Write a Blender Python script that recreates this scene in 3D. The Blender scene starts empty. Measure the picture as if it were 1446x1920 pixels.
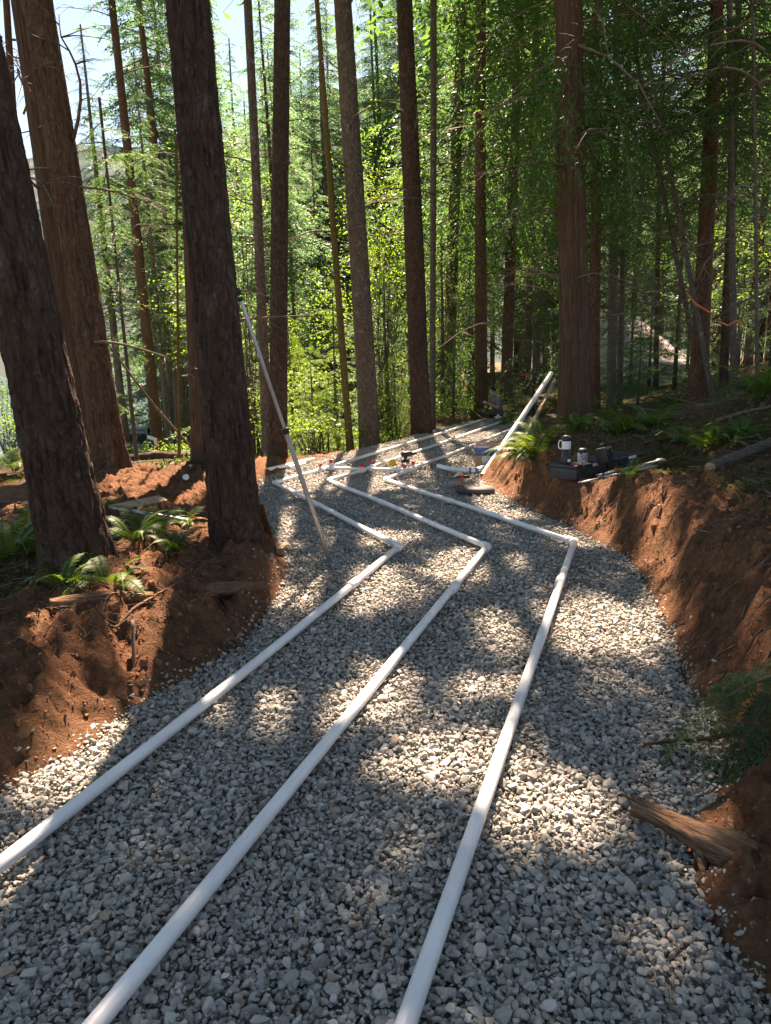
import bpy, bmesh, math, random
import numpy as np
from mathutils import Vector, Matrix, Euler

# ------------------------------------------------------------------ camera, sky, sun, exposure
SC = bpy.context.scene
COL = SC.collection
rng = np.random.default_rng(7)
random.seed(7)
RAD = math.radians

F_PX = 1321.0; PITCH = RAD(12.0); ROLL = RAD(1.5); CAM_H = 1.6
cam_data = bpy.data.cameras.new("camera")
cam = bpy.data.objects.new("camera", cam_data); COL.objects.link(cam)
cam_data.sensor_fit = 'VERTICAL'; cam_data.sensor_height = 24.0
cam_data.lens = 24.0 * F_PX / 1920.0
cam_data.clip_start = 0.05; cam_data.clip_end = 20000
cam.matrix_world = (Matrix.Translation((0, 0, CAM_H)) @ Matrix.Rotation(RAD(90) - PITCH, 4, 'X')
                    @ Matrix.Rotation(-ROLL, 4, 'Z'))
SC.camera = cam

SUN_EL = RAD(54); SUN_AZ = RAD(-2)       # azimuth from +Y (ahead) towards +X (right)
SUN_VEC = np.array([math.sin(SUN_AZ) * math.cos(SUN_EL), math.cos(SUN_AZ) * math.cos(SUN_EL), math.sin(SUN_EL)])
world = bpy.data.worlds.new("World"); SC.world = world
world.use_nodes = True
wn = world.node_tree.nodes; wl = world.node_tree.links
sky = wn.new('ShaderNodeTexSky'); sky.sky_type = 'NISHITA'; sky.sun_disc = False
sky.sun_elevation = SUN_EL; sky.sun_rotation = SUN_AZ
sky.air_density = 0.5; sky.dust_density = 0.0; sky.ozone_density = 2.0
wl.new(sky.outputs[0], wn['Background'].inputs[0])
wn['Background'].inputs[1].default_value = 0.066
sun_data = bpy.data.lights.new("sun", 'SUN'); sun_data.energy = 4.4; sun_data.angle = RAD(0.53)
sun_data.color = (0.98, 0.90, 1.0)
sun = bpy.data.objects.new("sun", sun_data); COL.objects.link(sun)
sun.rotation_euler = Vector(-SUN_VEC).to_track_quat('-Z', 'Y').to_euler()
sun.location = (0, 20, 60)
SC.view_settings.view_transform = 'Standard'; SC.view_settings.look = 'None'
SC.view_settings.gamma = 1.0; SC.view_settings.exposure = 2.84
SC.view_settings.use_white_balance = True      # the camera balanced for the open shade
SC.view_settings.white_balance_temperature = 10700; SC.view_settings.white_balance_tint = 10
SC.view_settings.use_curve_mapping = False
SC.cycles.use_denoising = True
SC.cycles.max_bounces = 6; SC.cycles.diffuse_bounces = 4; SC.cycles.glossy_bounces = 2
SC.cycles.transmission_bounces = 4; SC.cycles.transparent_max_bounces = 6
SC.cycles.caustics_reflective = False; SC.cycles.caustics_refractive = False
SC.cycles.sample_clamp_indirect = 6.0
SC.render.use_persistent_data = False

# ------------------------------------------------------------------ geometry of the view (used to survey positions)
CP, SP = math.cos(PITCH), math.sin(PITCH); CR, SR = math.cos(ROLL), math.sin(ROLL)
def ray(px, py):
    u = (px - 723) / F_PX; v = -(py - 960) / F_PX
    u2 = CR * u + SR * v; v2 = -SR * u + CR * v
    return np.array([u2, CP + v2 * SP, -SP + v2 * CP])
def P(px, py, z=0.0):
    r = ray(px, py); t = (z - CAM_H) / r[2]
    return np.array([0, 0, CAM_H]) + t * r
def PD(px, py, d):
    r = ray(px, py)
    return np.array([0, 0, CAM_H]) + r * d / r[1]
def pix(p):
    p = np.asarray(p, float)
    x, y, z = p[..., 0], p[..., 1], p[..., 2] - CAM_H
    w = y * CP - z * SP; w = np.where(np.abs(w) < 1e-6, 1e-6, w)
    v2 = (y * SP + z * CP) / w; u2 = x / w
    u = CR * u2 - SR * v2; v = SR * u2 + CR * v2
    return 723 + u * F_PX, 960 - v * F_PX, w

# ------------------------------------------------------------------ noise
def _hash(ix, iy, iz):
    h = (ix.astype(np.int64) * 374761393 + iy.astype(np.int64) * 668265263 + iz.astype(np.int64) * 2147483647 + 1442695041) & 0xffffffff
    h = ((h ^ (h >> 13)) * 1274126177) & 0xffffffff
    h = (h ^ (h >> 16)) & 0xffffffff
    return h / 4294967295.0
def vnoise(x, y, z=None):
    x = np.asarray(x, float); y = np.asarray(y, float)
    z = np.zeros_like(x) if z is None else np.asarray(z, float)
    x, y, z = np.broadcast_arrays(x, y, z)
    ix, iy, iz = np.floor(x), np.floor(y), np.floor(z)
    fx, fy, fz = x - ix, y - iy, z - iz
    fx = fx * fx * (3 - 2 * fx); fy = fy * fy * (3 - 2 * fy); fz = fz * fz * (3 - 2 * fz)
    r = 0
    for dx in (0, 1):
        wx = fx if dx else 1 - fx
        for dy in (0, 1):
            wy = fy if dy else 1 - fy
            for dz in (0, 1):
                wz = fz if dz else 1 - fz
                r = r + wx * wy * wz * _hash(ix + dx, iy + dy, iz + dz)
    return r
def fbm(x, y, z=None, oct=4, gain=0.5):
    a = 1.0; s = 0.0; t = 0.0; f = 1.0
    for k in range(oct):
        s = s + a * vnoise(np.asarray(x) * f + 17.3 * k, np.asarray(y) * f + 9.1 * k, None if z is None else np.asarray(z) * f + 5.7 * k)
        t += a; a *= gain; f *= 2.03
    return s / t
def sstep(a, b, x):
    t = np.clip((x - a) / (b - a), 0, 1)
    return t * t * (3 - 2 * t)

# ------------------------------------------------------------------ mesh helpers
class MB:
    """collects vertices, triangles/quads, a tint per vertex and a material index per face"""
    def __init__(s): s.V = []; s.Q = []; s.T = []; s.tint = []; s.n = 0; s.qm = []; s.tm = []
    def add(s, V, F, tint=0.5, m=0):
        V = np.asarray(V, float).reshape(-1, 3); F = np.asarray(F, int)
        if len(F) == 0: return s
        s.V.append(V)
        s.tint.append(np.broadcast_to(np.asarray(tint, float), (len(V),)))
        if F.shape[1] == 4: s.Q.append(F + s.n); s.qm.append(np.full(len(F), m))
        else: s.T.append(F + s.n); s.tm.append(np.full(len(F), m))
        s.n += len(V); return s
    def add_inst(s, V, F, M, tint=0.5, tint_v=None):
        """V,F a template, M (n,4,4) matrices, tint (n,) or scalar"""
        M = np.asarray(M); n = len(M)
        if n == 0: return s
        W = np.einsum('nij,vj->nvi', M[:, :3, :3], V) + M[:, None, :3, 3]
        FF = (F[None] + (np.arange(n) * len(V))[:, None, None]).reshape(-1, F.shape[1])
        t = np.broadcast_to(np.asarray(tint, float), (n,))[:, None] + (np.zeros((1, len(V))) if tint_v is None else tint_v[None])
        return s.add(W.reshape(-1, 3), FF, t.reshape(-1))
    def mesh(s, name, smooth=True):
        me = bpy.data.meshes.new(name)
        V = np.concatenate(s.V)
        loops = []; sizes = []; mi = []
        if s.Q:
            q = np.concatenate(s.Q); loops.append(q.reshape(-1)); sizes.append(np.full(len(q), 4)); mi.append(np.concatenate(s.qm))
        if s.T:
            t = np.concatenate(s.T); loops.append(t.reshape(-1)); sizes.append(np.full(len(t), 3)); mi.append(np.concatenate(s.tm))
        loops = np.concatenate(loops); sizes = np.concatenate(sizes); mi = np.concatenate(mi)
        me.vertices.add(len(V)); me.vertices.foreach_set('co', V.astype(np.float32).reshape(-1))
        me.loops.add(len(loops)); me.loops.foreach_set('vertex_index', loops.astype(np.int32))
        me.polygons.add(len(sizes))
        st = np.concatenate([[0], np.cumsum(sizes)[:-1]])
        me.polygons.foreach_set('loop_start', st.astype(np.int32))
        me.polygons.foreach_set('material_index', mi.astype(np.int32))
        me.polygons.foreach_set('use_smooth', np.full(len(sizes), smooth))
        a = me.attributes.new('tint', 'FLOAT', 'POINT')
        a.data.foreach_set('value', np.concatenate(s.tint).astype(np.float32))
        me.update(calc_edges=True); me.validate()
        return me
    def build(s, name, mats, parent=None, smooth=True):
        me = s.mesh(name, smooth)
        for m in (mats if isinstance(mats, (list, tuple)) else [mats]): me.materials.append(m)
        return link(name, me, parent)
def link(name, data, parent=None):
    o = bpy.data.objects.new(name, data); COL.objects.link(o)
    if parent is not None: o.parent = parent
    return o
def tag(o, label=None, cat=None, group=None, kind=None):
    if label: o['label'] = label
    if cat: o['category'] = cat
    if group: o['group'] = group
    if kind: o['kind'] = kind
    return o
def empty(name, loc, label=None, cat=None, group=None, rot=(0, 0, 0)):
    o = bpy.data.objects.new(name, None); COL.objects.link(o)
    o.location = tuple(loc); o.rotation_euler = rot; o.empty_display_size = 0.1
    return tag(o, label, cat, group)
def frames(pts):
    pts = np.asarray(pts, float); n = len(pts)
    T = np.gradient(pts, axis=0); T /= np.linalg.norm(T, axis=1)[:, None] + 1e-12
    up = np.array([0, 0, 1.0]) if abs(T[0][2]) < 0.9 else np.array([1.0, 0, 0])
    N = np.zeros_like(T); B = np.zeros_like(T)
    a = np.cross(T[0], up); a /= np.linalg.norm(a)
    for i in range(n):
        a = a - T[i] * a.dot(T[i]); a /= np.linalg.norm(a) + 1e-12
        N[i] = a; B[i] = np.cross(T[i], a)
    return T, N, B
def tube(pts, rad, seg=8, cap=True, mod=None):
    """quads + cap fan given as quads (degenerate-free: caps use centre vertex triangles returned separately)"""
    pts = np.asarray(pts, float); n = len(pts); rad = np.broadcast_to(np.asarray(rad, float), (n,))
    T, N, B = frames(pts); th = np.arange(seg) * 2 * math.pi / seg
    R = np.broadcast_to(rad[:, None], (n, seg))
    if mod is not None: R = R * mod
    V = pts[:, None] + R[..., None] * (np.cos(th)[None, :, None] * N[:, None] + np.sin(th)[None, :, None] * B[:, None])
    i = np.arange(n - 1)[:, None] * seg; j = np.arange(seg)[None]; k = (j + 1) % seg
    Q = np.stack([i + j, i + k, i + seg + k, i + seg + j], -1).reshape(-1, 4)
    V = V.reshape(-1, 3); tris = None
    if cap:
        V = np.vstack([V, pts[0], pts[-1]]); c0 = n * seg; c1 = c0 + 1; jj = np.arange(seg); kk = (jj + 1) % seg
        tris = np.vstack([np.stack([kk, jj, np.full(seg, c0)], -1), np.stack([(n - 1) * seg + jj, (n - 1) * seg + kk, np.full(seg, c1)], -1)])
    return V, Q, tris
def add_tube(mb, pts, rad, seg=8, tint=0.5, m=0, cap=True, mod=None):
    V, Q, T = tube(pts, rad, seg, cap, mod)
    n0 = mb.n; mb.add(V, Q, tint, m)
    if T is not None: mb.T.append(T + n0); mb.tm.append(np.full(len(T), m))
    return mb
def add_box(mb, c, s, tint=0.5, m=0, R=None, bevel=0.0):
    """box with chamfered edges; centre c, full size s, optional 3x3 rotation"""
    bm = bmesh.new(); bmesh.ops.create_cube(bm, size=1.0)
    for v in bm.verts: v.co = Vector((v.co.x * s[0], v.co.y * s[1], v.co.z * s[2]))
    if bevel > 0: bmesh.ops.bevel(bm, geom=bm.edges[:], offset=bevel, segments=2, affect='EDGES', profile=0.6)
    add_bm(mb, bm, c, R, tint, m); return mb
def add_bm(mb, bm, c=(0, 0, 0), R=None, tint=0.5, m=0):
    bmesh.ops.triangulate(bm, faces=[f for f in bm.faces if len(f.verts) > 4])
    bm.verts.ensure_lookup_table(); bm.verts.index_update()
    V = np.array([v.co[:] for v in bm.verts])
    if R is not None: V = V @ np.asarray(R).T
    V = V + np.asarray(c, float)
    q = [[v.index for v in f.verts] for f in bm.faces if len(f.verts) == 4]
    t = [[v.index for v in f.verts] for f in bm.faces if len(f.verts) == 3]
    bm.free(); n0 = mb.n
    mb.V.append(V); mb.tint.append(np.full(len(V), tint)); mb.n += len(V)
    if q: mb.Q.append(np.array(q) + n0); mb.qm.append(np.full(len(q), m))
    if t: mb.T.append(np.array(t) + n0); mb.tm.append(np.full(len(t), m))
def rotz(a): c, s = math.cos(a), math.sin(a); return np.array([[c, -s, 0], [s, c, 0], [0, 0, 1.0]])
def rotx(a): c, s = math.cos(a), math.sin(a); return np.array([[1.0, 0, 0], [0, c, -s], [0, s, c]])
def roty(a): c, s = math.cos(a), math.sin(a); return np.array([[c, 0, s], [0, 1.0, 0], [-s, 0, c]])
def lathe(mb, prof, seg=24, c=(0, 0, 0), R=None, tint=0.5, m=0):
    prof = np.asarray(prof, float); n = len(prof); th = np.arange(seg) * 2 * math.pi / seg
    V = np.stack([prof[:, None, 0] * np.cos(th), prof[:, None, 0] * np.sin(th), np.broadcast_to(prof[:, None, 1], (n, seg))], -1).reshape(-1, 3)
    if R is not None: V = V @ np.asarray(R).T
    i = np.arange(n - 1)[:, None] * seg; j = np.arange(seg)[None]; k = (j + 1) % seg
    mb.add(V + np.asarray(c, float), np.stack([i + j, i + k, i + seg + k, i + seg + j], -1).reshape(-1, 4), tint, m)
    return mb
def basis(x, up=(0, 0, 1)):
    """3x3 with columns x, y, z where x follows the given direction"""
    x = np.asarray(x, float); x = x / np.linalg.norm(x); up = np.asarray(up, float)
    y = np.cross(up, x); y /= np.linalg.norm(y); z = np.cross(x, y)
    return np.stack([x, y, z], 1)

# ------------------------------------------------------------------ materials
def new_mat(name):
    m = bpy.data.materials.new(name); m.use_nodes = True
    nt = m.node_tree; b = nt.nodes['Principled BSDF']
    return m, nt, b
def N(nt, t, **kw):
    n = nt.nodes.new(t)
    for k, v in kw.items(): setattr(n, k, v)
    return n
def ramp(nt, fac, stops):
    r = N(nt, 'ShaderNodeValToRGB'); nt.links.new(fac, r.inputs[0])
    el = r.color_ramp.elements
    while len(el) < len(stops): el.new(0.5)
    for e, (p, c) in zip(el, stops): e.position = p; e.color = (*c, 1)
    return r.outputs[0]
def noise(nt, vec, scale, detail=4, rough=0.55, dist=0.0):
    n = N(nt, 'ShaderNodeTexNoise'); n.inputs['Scale'].default_value = scale; n.inputs['Detail'].default_value = detail
    n.inputs['Roughness'].default_value = rough; n.inputs['Distortion'].default_value = dist
    if vec is not None: nt.links.new(vec, n.inputs['Vector'])
    return n.outputs['Fac']
def mixc(nt, fac, a, b, mode='MIX'):
    n = N(nt, 'ShaderNodeMix', data_type='RGBA', blend_type=mode)
    for s, v in ((n.inputs[0], fac), (n.inputs[6], a), (n.inputs[7], b)):
        if isinstance(v, (int, float)): s.default_value = v
        elif isinstance(v, tuple): s.default_value = (*v, 1)
        else: nt.links.new(v, s)
    return n.outputs[2]
def math_n(nt, op, a, b=None):
    n = N(nt, 'ShaderNodeMath', operation=op)
    for s, v in ((n.inputs[0], a), (n.inputs[1], b)):
        if v is None: continue
        if isinstance(v, (int, float)): s.default_value = v
        else: nt.links.new(v, s)
    return n.outputs[0]
def bump(nt, b, h, strength=0.5, dist=0.02):
    n = N(nt, 'ShaderNodeBump'); n.inputs['Strength'].default_value = strength; n.inputs['Distance'].default_value = dist
    nt.links.new(h, n.inputs['Height']); nt.links.new(n.outputs[0], b.inputs['Normal'])
def objco(nt, scale=(1, 1, 1), kind='Object'):
    tc = N(nt, 'ShaderNodeTexCoord'); mp = N(nt, 'ShaderNodeMapping'); mp.inputs['Scale'].default_value = scale
    nt.links.new(tc.outputs[kind], mp.inputs[0]); return mp.outputs[0]
def attr(nt, name, t='GEOMETRY'):
    a = N(nt, 'ShaderNodeAttribute', attribute_name=name, attribute_type=t); return a.outputs['Fac']
def simple(name, col, rough=0.6, metal=0.0, var=0.25, scale=8.0, spec=0.4, bumps=0.0):
    m, nt, b = new_mat(name)
    f = noise(nt, objco(nt), scale, 5, 0.6)
    lo = tuple(c * (1 - var) for c in col); hi = tuple(min(1, c * (1 + var)) for c in col)
    nt.links.new(ramp(nt, f, [(0.3, lo), (0.7, hi)]), b.inputs['Base Color'])
    b.inputs['Roughness'].default_value = rough; b.inputs['Metallic'].default_value = metal
    b.inputs['Specular IOR Level'].default_value = spec
    if bumps: bump(nt, b, noise(nt, objco(nt), scale * 6, 5, 0.65), bumps, 0.01)
    return m
def bark_mat(name, dark, mid, light, moss=0.0, zs=0.22, scale=26.0, lichen=0.0):
    m, nt, b = new_mat(name)
    co = objco(nt, (1, 1, zs)); co1 = objco(nt)
    wv = N(nt, 'ShaderNodeTexNoise'); wv.inputs['Scale'].default_value = 6.0; wv.inputs['Detail'].default_value = 4; nt.links.new(co, wv.inputs['Vector'])
    va = N(nt, 'ShaderNodeVectorMath', operation='MULTIPLY_ADD'); nt.links.new(wv.outputs['Color'], va.inputs[0]); va.inputs[1].default_value = (0.16, 0.16, 0.14); nt.links.new(co, va.inputs[2])
    vo = N(nt, 'ShaderNodeTexVoronoi', feature='DISTANCE_TO_EDGE'); vo.inputs['Scale'].default_value = scale * 0.62; nt.links.new(va.outputs[0], vo.inputs['Vector'])
    crack = ramp(nt, vo.outputs['Distance'], [(0.02, (0, 0, 0)), (0.16, (1, 1, 1))])
    f0 = noise(nt, va.outputs[0], scale, 7, 0.70, 0.5)
    f = math_n(nt, 'MULTIPLY', f0, math_n(nt, 'ADD', math_n(nt, 'MULTIPLY', crack, 0.42), 0.62))
    g = noise(nt, objco(nt, (1, 1, 0.35)), 3.0, 4, 0.6)
    c = ramp(nt, f, [(0.30, dark), (0.5, mid), (0.72, light)])
    t = attr(nt, 'tint')                       # furrow depth of the modelled bark: ridges paler, furrows darker
    c = mixc(nt, math_n(nt, 'MULTIPLY', t, 0.75), c, mixc(nt, f, mid, light), 'MIX')
    c = mixc(nt, ramp(nt, g, [(0.35, (0, 0, 0)), (0.7, (0.5, 0.5, 0.5))]), c, tuple(0.55 * (x + y) for x, y in zip(dark, mid)))
    if lichen:
        l = ramp(nt, noise(nt, objco(nt, (1, 1, 0.8)), 9.0, 6, 0.75), [(0.56, (0, 0, 0)), (0.66, (lichen,) * 3)])
        c = mixc(nt, l, c, (0.30, 0.31, 0.28))
    if moss:
        l = ramp(nt, noise(nt, co1, 2.2, 6, 0.7), [(0.5, (0, 0, 0)), (0.68, (moss,) * 3)])
        c = mixc(nt, l, c, (0.085, 0.10, 0.025))
    nt.links.new(c, b.inputs['Base Color'])
    b.inputs['Roughness'].default_value = 0.92; b.inputs['Specular IOR Level'].default_value = 0.15
    bump(nt, b, f, 1.0, 0.06)
    return m
def leaf_mat(name, a, bcol, trans, tfac=0.45, rough=0.5):
    m, nt, b = new_mat(name)
    t = attr(nt, 'tint')
    oi = N(nt, 'ShaderNodeObjectInfo')
    f = math_n(nt, 'ADD', t, math_n(nt, 'MULTIPLY', math_n(nt, 'SUBTRACT', oi.outputs['Random'], 0.5), 0.35))
    c = ramp(nt, f, [(0.1, a), (0.9, bcol)])
    nt.links.new(c, b.inputs['Base Color']); b.inputs['Roughness'].default_value = rough
    b.inputs['Specular IOR Level'].default_value = 0.25
    tr = N(nt, 'ShaderNodeBsdfTranslucent')
    nt.links.new(mixc(nt, 1.0, c, trans, 'MULTIPLY'), tr.inputs[0])
    mx = N(nt, 'ShaderNodeMixShader'); mx.inputs[0].default_value = tfac
    nt.links.new(b.outputs[0], mx.inputs[1]); nt.links.new(tr.outputs[0], mx.inputs[2])
    nt.links.new(mx.outputs[0], nt.nodes['Material Output'].inputs[0])
    return m
M = {}
M['bark_fir'] = bark_mat('bark_fir', (0.008, 0.005, 0.004), (0.062, 0.032, 0.024), (0.20, 0.125, 0.095), moss=0.2, lichen=0.2, zs=0.42, scale=30)
M['bark_red'] = bark_mat('bark_red', (0.018, 0.009, 0.006), (0.098, 0.047, 0.029), (0.27, 0.155, 0.10), moss=0.15, lichen=0.2, zs=0.38, scale=30)
M['bark_grey'] = bark_mat('bark_grey', (0.028, 0.019, 0.015), (0.12, 0.083, 0.065), (0.32, 0.25, 0.20), moss=0.3, lichen=0.7, scale=26, zs=0.6)
M['bark_cedar'] = bark_mat('bark_cedar', (0.018, 0.010, 0.007), (0.105, 0.057, 0.038), (0.24, 0.145, 0.10), moss=0.35, zs=0.07, scale=46)
M['bark_thin'] = bark_mat('bark_thin', (0.04, 0.03, 0.024), (0.12, 0.09, 0.072), (0.25, 0.21, 0.175), moss=0.3, lichen=0.5, scale=30, zs=0.5)
M['bark_moss'] = bark_mat('bark_moss', (0.05, 0.035, 0.014), (0.15, 0.10, 0.035), (0.26, 0.19, 0.07), moss=0.7, zs=0.3)
M['twig'] = simple('twig', (0.13, 0.09, 0.065), 0.9, var=0.5, scale=14)
M['deadwood'] = bark_mat('deadwood', (0.05, 0.022, 0.012), (0.22, 0.115, 0.065), (0.44, 0.28, 0.17), zs=0.08, scale=46)
M['root_dark'] = simple('root_dark', (0.085, 0.048, 0.032), 0.9, var=0.5, scale=14)
M['rootwood'] = bark_mat('rootwood', (0.07, 0.03, 0.016), (0.27, 0.145, 0.088), (0.50, 0.33, 0.21), zs=0.07, scale=60)
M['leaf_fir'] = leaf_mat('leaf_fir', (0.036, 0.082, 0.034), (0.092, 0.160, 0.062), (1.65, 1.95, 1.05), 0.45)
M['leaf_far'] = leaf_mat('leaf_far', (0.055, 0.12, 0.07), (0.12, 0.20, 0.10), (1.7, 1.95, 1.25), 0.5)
M['leaf_cedar'] = leaf_mat('leaf_cedar', (0.040, 0.090, 0.030), (0.100, 0.172, 0.056), (1.7, 2.0, 1.0), 0.45)
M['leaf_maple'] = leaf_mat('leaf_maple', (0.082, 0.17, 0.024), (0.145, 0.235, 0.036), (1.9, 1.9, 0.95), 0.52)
M['leaf_fern'] = leaf_mat('leaf_fern', (0.035, 0.080, 0.016), (0.085, 0.145, 0.026), (2.0, 2.0, 0.8), 0.4)
M['leaf_dead'] = leaf_mat('leaf_dead', (0.16, 0.06, 0.018), (0.30, 0.13, 0.035), (1.5, 1.3, 1.0), 0.35)
M['leaf_moss'] = leaf_mat('leaf_moss', (0.06, 0.075, 0.014), (0.12, 0.13, 0.025), (1.6, 1.6, 0.9), 0.3)

# ------------------------------------------------------------------ terrain
GPX = [(-330, 1920), (-160, 1570), (0, 1480), (130, 1420), (215, 1350), (300, 1295), (450, 1210), (508, 1130), (542, 1060), (514, 1000),
       (488, 955), (484, 900), (592, 861), (720, 831), (835, 800), (893, 787), (935, 778), (1010, 778), (1005, 800), (980, 855), (925, 885), (900, 897),
       (935, 925), (1010, 962), (1100, 1000), (1185, 1052), (1235, 1130), (1265, 1200), (1290, 1290), (1345, 1365), (1350, 1470), (1290, 1540),
       (1300, 1630), (1360, 1760), (1430, 1850), (1500, 1960)]
GP = np.array([P(*q)[:2] for q in GPX] + [[0.62, 0.3], [-1.6, 0.3]])
def gdist(x, y):
    """signed distance to the gravel bed outline, negative inside"""
    x = np.asarray(x, float); y = np.asarray(y, float)
    d2 = np.full(x.shape, 1e9); ins = np.zeros(x.shape, bool)
    A = GP; B = np.roll(GP, -1, 0)
    for a, b in zip(A, B):
        e = b - a; wx = x - a[0]; wy = y - a[1]
        t = np.clip((wx * e[0] + wy * e[1]) / (e @ e), 0, 1)
        d2 = np.minimum(d2, (wx - t * e[0]) ** 2 + (wy - t * e[1]) ** 2)
        c = ((a[1] > y) != (b[1] > y)) & (x < (b[0] - a[0]) * (y - a[1]) / (b[1] - a[1] + 1e-12) + a[0])
        ins ^= c
    return np.where(ins, -1, 1) * np.sqrt(d2)
def path_centre(y):
    return np.interp(y, [0, 3, 5.5, 9.7, 12, 20, 60], [-0.2, 0.15, 0.45, -0.1, 0.5, 3.2, 9])
def soil_mask(x, y, d):
    n = fbm(x * 1.7, y * 1.7, oct=3)
    right = sstep(-0.3, 0.3, x - path_centre(y))
    face = (1 - sstep(0.55, 0.95, d + 0.5 * (n - 0.5))) * (1 - sstep(13, 16, y))
    plateau = sstep(-3.9, -3.3, x) * (1 - sstep(-1.4, -1.0, x)) * sstep(5.9, 6.5, y) * (1 - sstep(9.2, 9.9, y))
    log_side = (1 - sstep(-3.0, -2.6, x)) * sstep(6.0, 6.4, y) * (1 - sstep(7.6, 8.2, y)) * 0.0
    leftface = (1 - sstep(0.85, 1.25, d + 0.6 * (n - 0.5))) * (1 - right) * (1 - sstep(9.5, 11, y))
    hole = np.exp(-(((x - 4.6) / 0.7) ** 2 + ((y - 11.0) / 0.7) ** 2))
    return np.clip(np.maximum.reduce([face, plateau, leftface, log_side, hole]), 0, 1)
def height(x, y, detail=True):
    x = np.asarray(x, float); y = np.asarray(y, float)
    d = gdist(x, y); dp = np.maximum(d, 0)
    right = sstep(-0.6, 0.6, x - path_centre(y))
    n1 = fbm(x * 0.9 + 3, y * 0.9, oct=3) - 0.5
    # right: cut bank and slope that climbs away
    Hr = 0.46 * (1 - 0.6 * sstep(9, 15, y)) * (1 - 0.5 * sstep(2.6, 1.5, y)) * np.where(d > 0, 1, 0)
    w = 0.42 + 0.25 * n1
    zr = Hr * sstep(-0.06, 1, dp / np.maximum(w, 0.2)) + 0.10 * np.minimum(np.maximum(dp - 0.4, 0), 1.6) + 0.30 * np.maximum(dp - 2.0, 0)
    zr = np.where(zr > 2.4, 2.4 + 0.15 * (zr - 2.4), zr)
    # left: lower bank, level bench, then the ground falls away to the lake
    Hl = 0.31 * (1 - 0.55 * sstep(5.6, 7.5, y)) * (1 - 0.7 * sstep(10, 13, y))
    zl = Hl * sstep(-0.06, 1, dp / np.maximum(0.40 + 0.3 * n1, 0.22)) + 0.04 * np.minimum(dp, 2)
    zl = np.maximum(zl, 0.34 * np.exp(-(np.abs((x + 1.0) / 0.42) ** 3 + np.abs((y - 4.7) / 0.62) ** 3)) * sstep(-0.02, 0.10, d))
    zl = zl + 0.10 * np.exp(-(((x + 1.9) / 0.5) ** 2 + ((y - 4.3) / 0.5) ** 2)) + 0.08 * np.exp(-(((x + 3.6) / 0.8) ** 2 + ((y - 9.2) / 0.8) ** 2))
    zl = zl - 0.118 * np.maximum(y - 10.5 - 0.7 * np.maximum(x + 2.5, 0), 0) * sstep(-1.2, 0.2, -x - 0.02 * y + 0.6 + 0.0 * y)
    zc = -0.03 * np.maximum(y - 21, 0)
    z = zr * right + zl * (1 - right) + zc * (1 - 0.5 * right)
    z = z - right * sstep(17, 27, y) * 0.75 * np.maximum(zr, 0)
    z = np.maximum(z, -14 - 0.02 * np.maximum(y, 0))
    z = z + np.where(d > 0, 1, 0) * np.clip(d * 3, 0, 1) * n1 * 0.16
    ben = np.exp(-(np.abs((x - 2.52) / 0.72) ** 4 + np.abs((y - 7.3) / 0.62) ** 4)) * sstep(0.1, 0.3, d)      # bench the tool cases stand on
    z = z * (1 - ben) + ben * 0.355
    if detail:
        k = np.clip(d * 8, 0, 1)
        f1 = fbm(x * 5, y * 5, oct=4, gain=0.6) - 0.5
        rg = (1 - np.abs(2 * fbm(x * 7.5 + 9, y * 7.5, oct=3, gain=0.6) - 1) * 2.2) * 0.5
        f2 = fbm(x * 17 + 5, y * 17, oct=3, gain=0.6) - 0.5
        near = 1 - sstep(12, 30, np.hypot(x, y))
        z = z + k * near * (1 - 0.85 * ben) * (0.22 * f1 + 0.15 * f2 + 0.08 * rg * (d < 1.6))
    return z - 0.07 * np.clip(-d * 16 + 0.25, 0, 1)
def hz(x, y): return float(height(np.array([x]), np.array([y]))[0])

# ------------------------------------------------------------------ ground sheet
def axis(lo, hi, step, far_lo, far_hi, g=1.13):
    c = list(np.arange(lo, hi + 1e-6, step)); s = step
    while c[-1] < far_hi: s *= g; c.append(c[-1] + s)
    s = step; a = [lo]
    while a[-1] > far_lo: s *= g; a.append(a[-1] - s)
    return np.array(a[:0:-1] + c)
gx = axis(-3.2, 3.2, 0.027, -900, 900); gy = axis(1.4, 9.2, 0.028, -60, 900)
X, Y = np.meshgrid(gx, gy); XX, YY = X.reshape(-1), Y.reshape(-1)
ZZ = height(XX, YY); DD = gdist(XX, YY)
nx, ny = len(gx), len(gy)
i = np.arange(ny - 1)[:, None] * nx; j = np.arange(nx - 1)[None]
Qg = np.stack([i + j, i + j + 1, i + nx + j + 1, i + nx + j], -1).reshape(-1, 4)
m, nt, b = new_mat('forest_floor')
co = objco(nt)
soil = attr(nt, 'tint')
n1 = noise(nt, co, 3.0, 8, 0.62); n2 = noise(nt, co, 22.0, 8, 0.7); n3 = noise(nt, co, 0.9, 5, 0.6)
csoil = ramp(nt, n2, [(0.25, (0.065, 0.030, 0.017)), (0.5, (0.22, 0.100, 0.054)), (0.75, (0.38, 0.195, 0.115))])
csoil = mixc(nt, ramp(nt, n1, [(0.38, (0, 0, 0)), (0.66, (0.55, 0.55, 0.55))]), csoil, (0.20, 0.115, 0.062))
clit = ramp(nt, n2, [(0.25, (0.05, 0.03, 0.018)), (0.5, (0.12, 0.075, 0.045)), (0.72, (0.23, 0.15, 0.09))])
clit = mixc(nt, ramp(nt, n3, [(0.46, (0, 0, 0)), (0.60, (0.8, 0.8, 0.8))]), clit, ramp(nt, n2, [(0.3, (0.035, 0.045, 0.012)), (0.7, (0.085, 0.10, 0.025))]))
nt.links.new(mixc(nt, soil, clit, csoil), b.inputs['Base Color'])
b.inputs['Roughness'].default_value = 0.95; b.inputs['Specular IOR Level'].default_value = 0.1
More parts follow.
